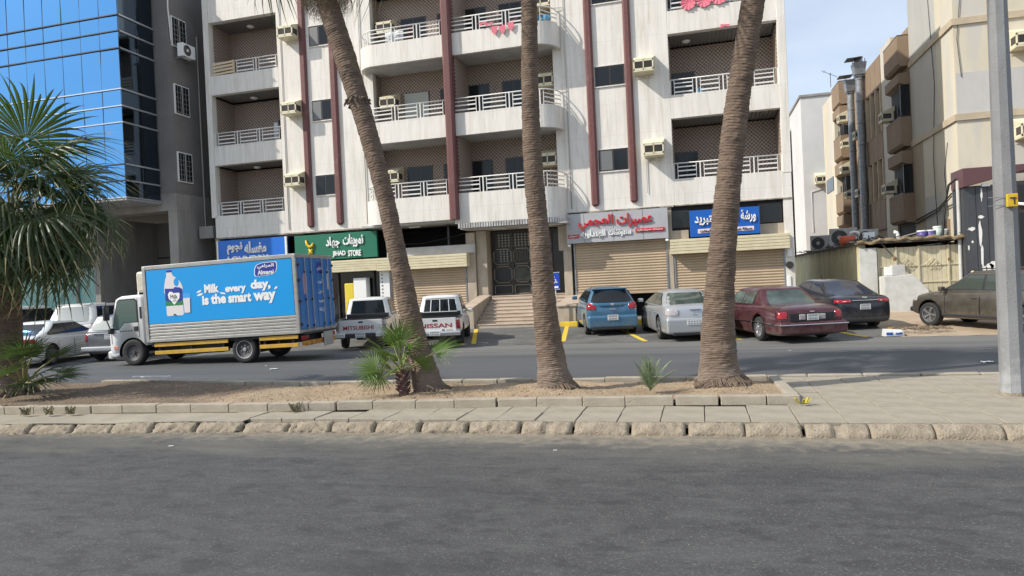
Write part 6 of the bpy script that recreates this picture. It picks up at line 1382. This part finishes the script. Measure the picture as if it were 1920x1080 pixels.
for x in (-1, 1):
    wd = [(LB+.33, 1.28), (LB+.33, 1.84), (LB+.39, 1.89), (LB+.86, 1.89), (LB+.92, 1.83), (LB+1.12, 1.12), (LB+.92, 1.10), (LB+.74, 1.28)]
    c = B(); c.prism(wd, x*(CW+.002), x*(CW+.007), 'x'); w_ = c.obj('cab_window', mat('cab_glass', (.07, .12, .11), .06, spec=.7), TR)
    wd2 = [(y+(y-(LB+.72))*.08, z+(z-1.5)*.08) for y, z in wd]; c = B(); c.prism(wd2, x*(CW-.002), x*(CW+.004), 'x'); c.obj('window_trim', trim, TR)
    for y_, z0, z1 in ((LB+.28, .85, 1.92), (LB+1.17, .70, 1.05)): c = B(); c.box(x*(CW-.001), y_, z0, x*(CW+.004), y_+.012, z1); c.obj('door_seam', seam, TR)
    c = B(); c.box(x*(CW), LB+.32, 1.02, x*(CW+.022), LB+.44, 1.16); c.obj('door_handle', trim, TR, bevel=.01); c = B(); c.box(x*CW, LB+.17, 1.36, x*(CW+.01), LB+.23, 1.68); c.obj('vent', trim, TR)
    c = B(); c.tube([(x*.80, LB+1.05, 1.86), (x*1.02, LB+1.22, 1.86), (x*1.02, LB+1.26, 1.45), (x*.90, LB+1.22, 1.08)], .016, 6); c.obj('mirror_arm', trim, TR); c = B(); c.box(x*1.0-.09, LB+1.20, 1.36, x*1.0+.09, LB+1.29, 1.76); c.obj('mirror', blackp, TR, bevel=.03); c = B(); c.box(x*.98-.08, LB+1.08, .98, x*.98+.08, LB+1.19, 1.14); c.obj('mirror', blackp, TR, bevel=.03)
    box(TR, 'indicator', mat('lamp_orange_white', (.55, .22, .16), .3), x*(CW-.005), LB+.98, .54, x*(CW+.012), LB+1.12, .64); box(TR, 'headlight', clearl, x*.55, LB+1.20, .60, x*.88, LB+1.29, .80, bevel=.03); box(TR, 'cab_step', chas, x*.7, LB+.80, .24, x*.92, LB+1.1, .30)
for k in range(5): box(TR, 'door_mark', inkm, -CW-.006, LB+.50+k*.085, 1.02, -CW-.0, LB+.56+k*.085, 1.055, bevel=0)
box(TR, 'door_mark', mat('mark_green', (.1, .25, .2), .5), -CW-.006, LB+.7, 1.11, -CW, LB+.82, 1.135, bevel=0)
c = B(); c.add([(-.78, LB+1.012, 1.92), (.78, LB+1.012, 1.92), (.84, LB+1.232, 1.18), (-.84, LB+1.232, 1.18)], [(0, 1, 2, 3)]); c.obj('windshield', glassd, TR)
box(TR, 'front_bumper', wht, -.92, LB+1.20, .28, .92, LB+1.36, .50, bevel=.05, seg=3); box(TR, 'grille', trim, -.5, LB+1.26, .62, .5, LB+1.29, .78)
for x in (-.55, .2): c = B(); c.tube([(x, LB+.55, 2.02), (x+.08, LB+.60, 2.17), (x+.3, LB+.65, 2.17)], .02, 6); c.obj('roof_rack', whitep, TR)
box(TR, 'cab_back', fr_, -.88, LB+.0, .9, .88, LB+.115, 1.96, bevel=.03)

# the loaded body sits slightly nose-down on its springs
_t = Matrix.Translation((0, 2.5, .8)) @ Matrix.Rotation(R(-1.5), 4, 'X') @ Matrix.Translation((0, -2.5, -.8))
for o in TR.children:
    if not o.name.startswith('wheel'): o.matrix_local = _t @ Matrix.LocRotScale(o.location, o.rotation_euler, o.scale)
# ================================================================ palms
barkm = mat('palm_bark', (.168, .118, .084), .95, col2=(.095, .067, .05), nscale=3, stretch=(1, 1, 3), bump=.6, bscale=30)
layer(barkm, (.30, .24, .19), 9, .52, .75, stretch=(.5, .5, 9), seed=2, amount=.75)
layer(barkm, (.05, .034, .026), 16, .60, .74, stretch=(.8, .8, 4), seed=12, amount=.7)
layer(barkm, (.25, .20, .16), 3, .45, .8, stretch=(1, 1, 2), seed=22, amount=.6, axis=(2, 1.6, .1))
rootm = mat('palm_roots', (.20, .15, .11), .95, col2=(.11, .08, .06), nscale=20, bump=.6)
def spline(pts, n):
    out = []
    P = [pts[0]]+list(pts)+[pts[-1]]
    for i in range(n+1):
        t = i/n*(len(pts)-1); k = min(int(t), len(pts)-2); f = t-k; p0, p1, p2, p3 = [Vector(q) for q in P[k:k+4]]
        out.append(.5*((2*p1)+(-p0+p2)*f+(2*p0-5*p1+4*p2-p3)*f*f+(-p0+3*p1-3*p2+p3)*f**3))
    return out
def palm_trunk(name, root, pts, rad, seed, ring=.036, ns=48):
    """rings of old leaf scars as real relief; pts (x,y,z), rad [(z, r)]"""
    L = sum((Vector(pts[i+1])-Vector(pts[i])).length for i in range(len(pts)-1)); n = int(L/ring*3); path = spline(pts, n); b = B()
    for i, p in enumerate(path):
        r0 = inter(p.z, rad); ph = (i % 3)/3
        t = (path[min(i+1, n)]-path[max(i-1, 0)]).normalized(); u = t.cross(Vector((0, 1, 0))).normalized(); v = t.cross(u)
        for k in range(ns):
            a = 2*math.pi*k/ns; d = u*math.cos(a)+v*math.sin(a); q = p+d*r0
            g = noise.noise(Vector((q.x*2+seed, q.y*2, q.z*9)))*.05+noise.noise(Vector((q.x*16, q.y*16+seed, q.z*22)))*.055
            step = (.024 if ph < .3 else (-.020 if ph > .6 else .004))
            b.v.append(tuple(p+d*r0*(1+g+step*(1+noise.noise(Vector((a*2, i//3, seed)))*1.6)*.7)))
    for i in range(n):
        for k in range(ns): b.f.append((i*ns+k, i*ns+(k+1) % ns, (i+1)*ns+(k+1) % ns, (i+1)*ns+k))
    return b.obj(name, barkm, root, fix=False)
def root_skirt(root, x, y, z, r, h, n, seed):
    random.seed(seed); b = B()
    for k in range(n):
        a = random.uniform(0, 6.283); q_ = random.uniform(.1, 1); zt = z+h*q_; r0 = r*(.98-.30*q_); r1 = r*random.uniform(.98, 1.15)
        p0 = (x+r0*math.cos(a), y+r0*math.sin(a), zt); p1 = (x+(r0*.4+r1*.6)*math.cos(a+.1), y+(r0*.4+r1*.6)*math.sin(a+.1), z+(zt-z)*.5); p2 = (x+r1*math.cos(a+random.uniform(-.3, .3)), y+r1*math.sin(a+random.uniform(-.3, .3)), z-.03)
        b.tube([p0, p1, p2], [.012, .014, .006], 4)
    return stuff(b.obj('root_fibres', rootm, root))
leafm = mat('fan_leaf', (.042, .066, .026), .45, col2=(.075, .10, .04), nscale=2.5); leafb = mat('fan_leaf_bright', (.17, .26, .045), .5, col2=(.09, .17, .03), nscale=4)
leafdry = mat('fan_leaf_dry', (.22, .17, .11), .85, col2=(.13, .09, .06), nscale=5); stalk = mat('leaf_stalk', (.22, .21, .08), .6); tipm = mat('leaf_tip', (.34, .29, .15), .8)
for m_ in (leafm, leafb):
    b_ = m_.node_tree.nodes['Principled BSDF']; b_.inputs['Transmission Weight'].default_value = 0
    nt = m_.node_tree; tr = nt.nodes.new('ShaderNodeBsdfTranslucent'); ms_ = nt.nodes.new('ShaderNodeMixShader'); ms_.inputs[0].default_value = .3
    tr.inputs[0].default_value = (.10, .17, .04, 1); ou = [q for q in nt.nodes if q.type == 'OUTPUT_MATERIAL'][0]
    nt.links.new(b_.outputs[0], ms_.inputs[1]); nt.links.new(tr.outputs[0], ms_.inputs[2]); nt.links.new(ms_.outputs[0], ou.inputs[0])
def fan_mesh(name, seed, Rr=1.0, stem=.9, nseg=34, spread=300, droop=.5, m=None, dry=0.0, wid=1.0, split=.45):
    """a fan leaf: stalk along +x then folded segments radiating, each drooping at the tip"""
    random.seed(seed); b = B(); nst = 5
    hub = Vector((stem, 0, stem*.18))
    b.tube([(0, 0, 0), (stem*.5, 0, stem*.13), tuple(hub)], [.022, .016, .012], 5)
    nstem = len(b.f)
    for k in range(nseg):
        a = R(-spread/2+spread*(k+.5)/nseg)+random.uniform(-.02, .02); L = Rr*(1-.22*abs(a)/R(spread/2))*random.uniform(.9, 1.05)
        d = Vector((math.cos(a), math.sin(a), .12)); side = Vector((-math.sin(a), math.cos(a), 0)); dr = droop*random.uniform(.6, 1.5); w0 = math.pi*spread/360/nseg*1.02*wid
        k0 = len(b.v); N = 7; tw = random.uniform(-.5, .5)
        for j in range(N+1):
            t = j/N; r = L*(.04+.96*t); p = hub+d*r+Vector((0, 0, -dr*L*max(0, t-.25)**2*1.5))
            p -= d*(dr*dr*L*max(0, t-.4)**2*.6)
            w = r*w0 if t < split else (L*split*w0)*(1-((t-split)/(1-split)))**.8*1.0
            w = max(w, .0015); fold = w*.55
            sd = (side+Vector((0, 0, tw*max(0, t-split)))).normalized()
            b.v += [tuple(p-sd*w), tuple(p+Vector((0, 0, fold if t < .9 else 0))), tuple(p+sd*w)]
        for j in range(N): q = k0+j*3; b.f += [(q, q+1, q+4, q+3), (q+1, q+2, q+5, q+4)]
    me = b.mesh(name, m or leafm, fix=False); me.materials.append(stalk); me.materials.append(tipm)
    for i in range(nstem): me.polygons[i].material_index = 1
    n_ = nstem
    for k in range(nseg):
        tipn = 1 if random.random() < .55 else 0
        for j in range(7):
            for h in range(2):
                if j >= 7-tipn: me.polygons[n_].material_index = 2
                n_ += 1
    return me
fans = [fan_mesh('frond', 30+k, Rr=(1.25, 1.15, 1.3, 1.2)[k], stem=(1.0, .9, 1.1, .8)[k], nseg=36, spread=(230, 210, 240, 220)[k], droop=(.75, 1.1, .55, .95)[k], wid=.9, split=.42) for k in range(4)]
dryf = [fan_mesh('dead_frond', 50+k, Rr=1.0, stem=.8, nseg=30, spread=200, droop=1.2, m=leafdry, wid=.55, split=.25) for k in range(3)]
greenf = [fan_mesh('frond', 70+k, Rr=.46, stem=(.42, .34, .5)[k], nseg=26, spread=(210, 240, 190)[k], droop=(.12, .3, .2)[k], m=leafb, wid=.95, split=.4) for k in range(3)]
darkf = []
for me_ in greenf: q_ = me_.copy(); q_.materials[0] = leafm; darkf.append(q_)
def frond(root, me, loc, az, el, roll=0, s=1.0, name='frond'):
    o = link(name, me, root); o.location = loc; o.scale = (s, s, s)
    o.rotation_mode = 'QUATERNION'
    M = Matrix.Rotation(az, 4, 'Z') @ Matrix.Rotation(-el, 4, 'Y') @ Matrix.Rotation(roll, 4, 'X'); o.rotation_quaternion = M.to_quaternion(); return o
def crown(root, x, y, z, n, seed, s=1.0, lo=-70, hi=80, avoid=None):
    random.seed(seed)
    for k in range(n):
        t = (k+.5)/n; el = R(lo+(hi-lo)*t); az = k*2.39996+random.uniform(-.2, .2)
        if avoid and avoid(az, el): continue
        frond(root, random.choice(fans), (x+random.uniform(-.05, .05), y+random.uniform(-.05, .05), z+.25*t), az, el, random.uniform(-.5, .5), s*random.uniform(.88, 1.08))
# P1 leaning palm
PALMS = [
 ('tall fan palm leaning left out of the planter, dry frond skirt at its top', [(-4.02, 9.95, .05), (-4.09, 9.95, .25), (-4.26, 9.95, .98), (-4.47, 9.95, 2.13), (-4.68, 9.95, 3.3), (-4.94, 9.95, 4.4), (-5.25, 9.95, 5.52), (-5.53, 9.95, 6.5), (-5.8, 9.95, 7.7)], [(.1, .30), (.3, .235), (.7, .19), (1.2, .165), (2.1, .148), (3.3, .136), (4.4, .148), (5.5, .170), (6.4, .165), (8, .14)], (-5.85, 9.95, 7.8)),
 ('straight slender fan palm trunk in the middle of the planter', [(-2.06, 9.95, .05), (-2.1, 9.95, .3), (-2.19, 9.95, 1.25), (-2.23, 9.95, 2.41), (-2.28, 9.95, 3.57), (-2.27, 9.95, 4.73), (-2.23, 9.95, 5.88), (-2.2, 9.95, 8.2)], [(.1, .33), (.25, .275), (.55, .215), (1.25, .178), (2.4, .150), (3.6, .140), (4.7, .124), (5.9, .116), (8, .11)], (-2.2, 9.95, 8.3)),
 ('thick fan palm trunk leaning right at the right end of the planter', [(.26, 10.25, .05), (.22, 10.25, .45), (.24, 10.25, 1.15), (.33, 10.25, 2.04), (.45, 10.25, 3.0), (.61, 10.25, 4.09), (.83, 10.25, 5.25), (1.0, 10.25, 6.2), (1.2, 10.25, 8.0)], [(.1, .40), (.25, .34), (.48, .262), (1.15, .222), (2.0, .190), (3.0, .172), (4.1, .165), (5.2, .158), (8, .14)], (1.22, 10.25, 8.1))]
for i, (lab, pts, rad, top) in enumerate(PALMS):
    t = thing('fan_palm', lab, 'palm tree', (0, 0, 0)); palm_trunk('trunk', t, pts, rad, i*3.3+1)
    root_skirt(t, pts[0][0], pts[0][1], .2, (.28, .31, .38)[i], (.09, .15, .20)[i], (160, 320, 420)[i], 40+i)
    crown(t, *top, 22, 60+i, 1.0, lo=-35, hi=80)
    if i == 0:
        random.seed(4)
        for k in range(11):
            a = k*.571+.2; frond(t, random.choice(dryf), (-5.52+.14*math.cos(a), 9.95+.14*math.sin(a), 6.95+random.uniform(0, .25)), a, R(-80+random.uniform(-5, 5)), random.uniform(-.5, .5), random.uniform(.5, .66), 'dead_frond')
        # rough collar of old leaf bases
        b = B(); random.seed(2)
        for k in range(60): a = random.uniform(0, 6.283); b.bar((-5.06+.15*math.cos(a), 9.95+.15*math.sin(a), 4.78+random.uniform(-.03, .05)), (-5.06+.21*math.cos(a), 9.95+.21*math.sin(a), 4.76+random.uniform(-.07, .05)), .025, .012)
        stuff(b.obj('leaf_base_collar', rootm, t))
# left near palm, dark
t = thing('near_fan_palm', 'big dark green fan palm with drooping fronds at the left picture edge', 'palm tree')
px, py = -11.85, 9.65
palm_trunk('trunk', t, [(px-.35, py, .0), (px-.32, py, .3), (px-.25, py, 1.3), (px-.12, py, 2.6), (px-.05, py, 3.5)], [(.1, .52), (.5, .36), (1.2, .28), (2.5, .24), (3.6, .26)], 9)
root_skirt(t, px-.32, py, .2, .5, .25, 200, 77)
random.seed(12)
FR = [ # azimuth, elevation, scale, mesh
 (-20, 62, 1.1, 2), (8, 36, 1.1, 2), (-38, 34, 1.05, 0), (60, 30, 1.0, 2), (-5, 16, 1.1, 0), (25, 8, 1.0, 1), (-38, 10, 1.1, 2), (-65, 20, 1.0, 0),
 (12, -12, 1.1, 0), (-15, -18, 1.12, 2), (-42, -14, 1.1, 1), (38, -20, 1.0, 0), (-70, -22, 1.0, 0), (0, -38, 1.1, 1), (-28, -42, 1.12, 0), (-55, -40, 1.05, 2), (25, -48, 1.0, 1), (-10, -60, 1.0, 2), (-45, -62, .95, 1), (-80, -55, 1.0, 1), (15, -66, .9, 0), (60, -40, 1, 1), (-95, -10, 1, 2), (-95, -45, 1, 0), (-110, 30, 1, 1),
 (120, 20, 1, 0), (150, -20, 1, 1), (180, 30, 1, 2), (-150, 0, 1, 0), (-170, -40, 1, 1), (-130, -60, 1, 2), (90, 60, 1, 1), (-120, 65, 1, 2), (170, 70, 1, 0)]
for az, el, s, k in FR: frond(t, fans[k], (px+random.uniform(-.06, .06), py+random.uniform(-.06, .06), 3.5+random.uniform(-.1, .15)), R(az), R(el*.85), random.uniform(-.6, .6), s*1.03)
for az in (-40, 10, -75, 50): frond(t, dryf[az % 3], (px, py, 3.5), R(az), R(-78), 0, .8, 'dead_frond')
# low shoots around its base
t = thing('palm_offshoot', 'low dark spiky palm shoot at the foot of the left palm', 'palm shoot')
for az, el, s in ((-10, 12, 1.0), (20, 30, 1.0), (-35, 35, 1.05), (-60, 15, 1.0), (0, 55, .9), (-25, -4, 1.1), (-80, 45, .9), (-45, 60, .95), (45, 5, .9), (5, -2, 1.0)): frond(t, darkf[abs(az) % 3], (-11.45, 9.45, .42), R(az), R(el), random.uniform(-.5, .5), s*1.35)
bd = mat('fan_leaf_dark', (.04, .07, .03), .5)
# small green fan palm in front of the leaning trunk
t = thing('young_fan_palm', 'bright green young fan palm growing beside the leaning trunk', 'palm shoot', (0, 0, 0))
b = B(); random.seed(31)
b.lathe([(.07, .15), (.065, .35), (.055, .48), (.03, .54)], 12, Matrix.Translation((-4.36, 9.62, 0)))
for k in range(46): a = k*2.4; z = .2+k*.0075; b.bar((-4.36+.05*math.cos(a), 9.62+.05*math.sin(a), z), (-4.36+.115*math.cos(a), 9.62+.115*math.sin(a), z+.065), .04, .015)
b.obj('trunk', mat('young_stem', (.10, .055, .05), .9, col2=(.20, .13, .12), nscale=14), t)
for az, el, rl, s, k in ((175, 22, .9, 1.0, 1), (200, 8, -1.0, .95, 0), (150, 48, .5, 1.0, 2), (-120, 62, -.4, 1.05, 0), (-60, 66, .3, 1.05, 2), (-30, 50, .6, .95, 1), (-150, -14, .8, .95, 1), (-100, 30, -.2, .9, 2), (95, 60, .1, 1.0, 0), (-75, 12, .4, .7, 1), (-10, 18, -.8, .75, 0), (30, 20, .4, 1.15, 2), (120, 20, .3, .9, 1), (-170, 40, .2, .95, 0)):
    frond(t, greenf[k], (-4.36, 9.62, .52), R(az), R(el), rl, s*.98)
# date seedling
def feather(seed, L=.55):
    random.seed(seed); b = B(); P = [Vector((L*t*.75, 0, L*(t-.35*t*t))) for t in [i/10 for i in range(11)]]; b.tube(P, [.006]*10+[.003], 4)
    for i in range(2, 24):
        t = i/24; k = min(int(t*10), 9); p = P[k]+(P[k+1]-P[k])*(t*10-k); l = .15*math.sin(math.pi*min(1, t+.18))+.05
        for s in (-1, 1):
            e = p+Vector((l*.45, s*l*.85, l*.25)); w = Vector((.003, 0, .004)); b.quad(tuple(p-w), tuple(p+w), tuple(e))
    return b.mesh('frond', mat('date_leaf', (.10, .15, .07), .5, col2=(.20, .25, .13), nscale=9), fix=False)
t = thing('date_palm_seedling', 'small feathery date palm seedling in the planter left of the thick trunk', 'palm shoot')
fm = [feather(k, L) for k, L in ((1, .55), (2, .5), (3, .42))]
for az, el, k in ((5, 12, 0), (-20, -4, 0), (25, 28, 1), (175, 22, 1), (200, 36, 0), (150, 45, 2), (-90, 50, 2), (90, 55, 1), (-60, 62, 0), (-130, 30, 2), (60, 40, 1)):
    frond(t, fm[k], (-.72, 9.75, .22), R(az), R(el), 0, .95)
# weeds by the left kerb
b = B(); random.seed(3)
for (wx, wy) in ((-9.95, 8.2), (-9.55, 8.25), (-9.2, 8.3), (-5.55, 8.6)):
    for _ in range(26): a = random.uniform(0, 6.28); l = random.uniform(.05, .13); b.bar((wx+random.uniform(-.08, .08), wy+random.uniform(-.03, .03), .14), (wx+l*math.cos(a)*.6+random.uniform(-.05, .05), wy+l*math.sin(a)*.6, .14+l), .004, .012)
stuff(b.obj('dry_weeds', mat('dry_weed', (.17, .15, .09), .9)))
